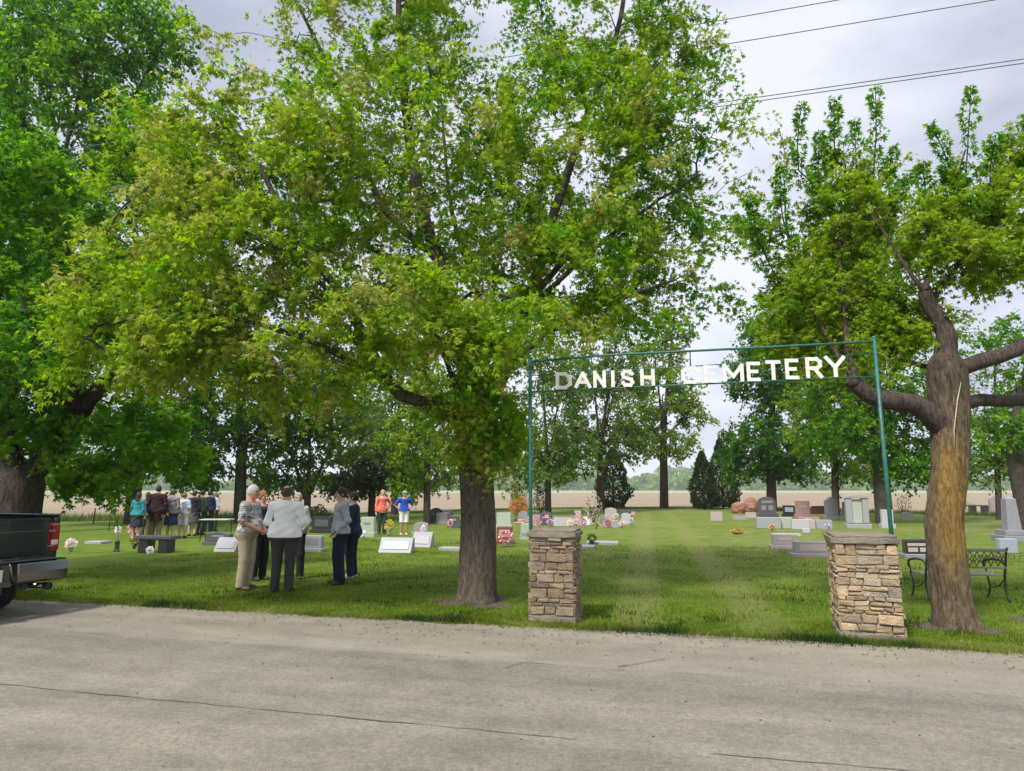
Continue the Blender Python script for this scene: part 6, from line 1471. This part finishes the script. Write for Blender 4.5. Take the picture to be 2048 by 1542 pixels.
# two by the graves
person(763, 1068, 25, 'blond person in a coral top standing among the graves', H=1.70, hair='blond', hstyle='long', top=C_('coral', (.66, .17, .12), .08), hem=.84, legs=C_('dark_green', (.03, .05, .04)), armL='hips', armR='down', res=.014, group='mourners among the graves')
person(807, 1070, 20, 'person in a royal blue shirt and white shorts with hands on hips', H=1.66, skin='tan', hair='grey', hstyle='short', cap=C_('cap_green', (.20, .30, .24)), top=C_('royal', (.025, .075, .42), .08), sleeve='short', hem=.95, legs=C_('white_shorts', (.68, .68, .70)), leglen='short', shoes='light', armL='hips', armR='hips', res=.014, group='mourners among the graves')
# huddle at the far left
hud = [
 (270, 1082, 170, 'mourner in a teal top and dark skirt at the left end of the huddle', dict(hair='dark', hstyle='long', top=C_('teal', (.035, .20, .22)), legs=C_('dark_skirt', (.03, .035, .05)), skirt=True, wide=1.05, H=1.62)),
 (289, 1076, 200, 'mourner in grey with dark hair second from the left of the huddle', dict(hair='dark', hstyle='long', top=C_('mid_grey', (.12, .10, .115)), legs=C_('brown_slacks', (.10, .075, .055)), H=1.62, wide=.9)),
 (309, 1080, 185, 'tallest mourner of the huddle in a long black coat', dict(hair='dark', hstyle='short', top=C_('black_coat', (.028, .014, .018)), hem=.62, legs=C_('olive_slacks', (.16, .13, .09)), wide=1.2, H=1.85, jacket=True)),
 (339, 1078, 170, 'mourner in a taupe grey shirt and long navy skirt', dict(hair='brown', hstyle='short', top=C_('taupe', (.20, .175, .18)), hem=.9, legs=C_('navy_skirt', (.03, .033, .10)), skirt=True, wide=1.15, H=1.72)),
 (363, 1076, 180, 'mourner in a pale blue top and white shorts with bare legs', dict(hair='auburn', hstyle='bun', top=C_('pale_blue', (.45, .50, .62)), sleeve='short', hem=.92, legs=C_('white_shorts', (.68, .68, .70)), leglen='short', H=1.60)),
 (383, 1072, 190, 'mourner in a black top and grey skirt in the middle right of the huddle', dict(hair='dark', hstyle='short', top=C_('black', (.022, .022, .026)), legs=C_('grey_skirt', (.10, .09, .10)), skirt=True, H=1.66)),
 (399, 1070, 170, 'mourner dressed wholly in dark green right of the grey skirt', dict(hair='dark', hstyle='short', top=C_('dark_green', (.03, .05, .04)), legs=C_('dark_green', (.03, .05, .04)), H=1.68)),
 (414, 1064, 215, 'mourner in a navy shirt and dark trousers near the right end', dict(hair='dark', hstyle='short', top=C_('navy_shirt', (.03, .03, .09)), legs=C_('black', (.022, .022, .026)), H=1.66)),
 (426, 1062, 160, 'mourner in a white shirt at the right end of the huddle', dict(hair='grey', hstyle='short', top=C_('off_white', (.60, .58, .66)), legs=C_('dark_green', (.03, .05, .04)), H=1.62, wide=.95)),
]
for px, py, rot, lb, kw in hud: person(px, py, rot, lb, res=.015, group='huddle of mourners', **kw)
# ------------------------------------------------------------------ the air
s = MB(); s.box((40, 470, 15.5), (2700, 1200, 33))
hz = s.build('haze', None)
mh = bpy.data.materials.new('haze_air'); mh.use_nodes = True; n_, l_ = mh.node_tree.nodes, mh.node_tree.links
n_.remove(n_['Principled BSDF']); pv = n_.new('ShaderNodeVolumePrincipled'); pv.inputs['Color'].default_value = (.80, .87, .97, 1); pv.inputs['Density'].default_value = .0003; pv.inputs['Anisotropy'].default_value = .2
l_.new(pv.outputs[0], n_['Material Output'].inputs['Volume']); hz.data.materials.append(mh)
tag(hz, 'faint pale haze over the fields and the far woodland', 'haze', kind='stuff')
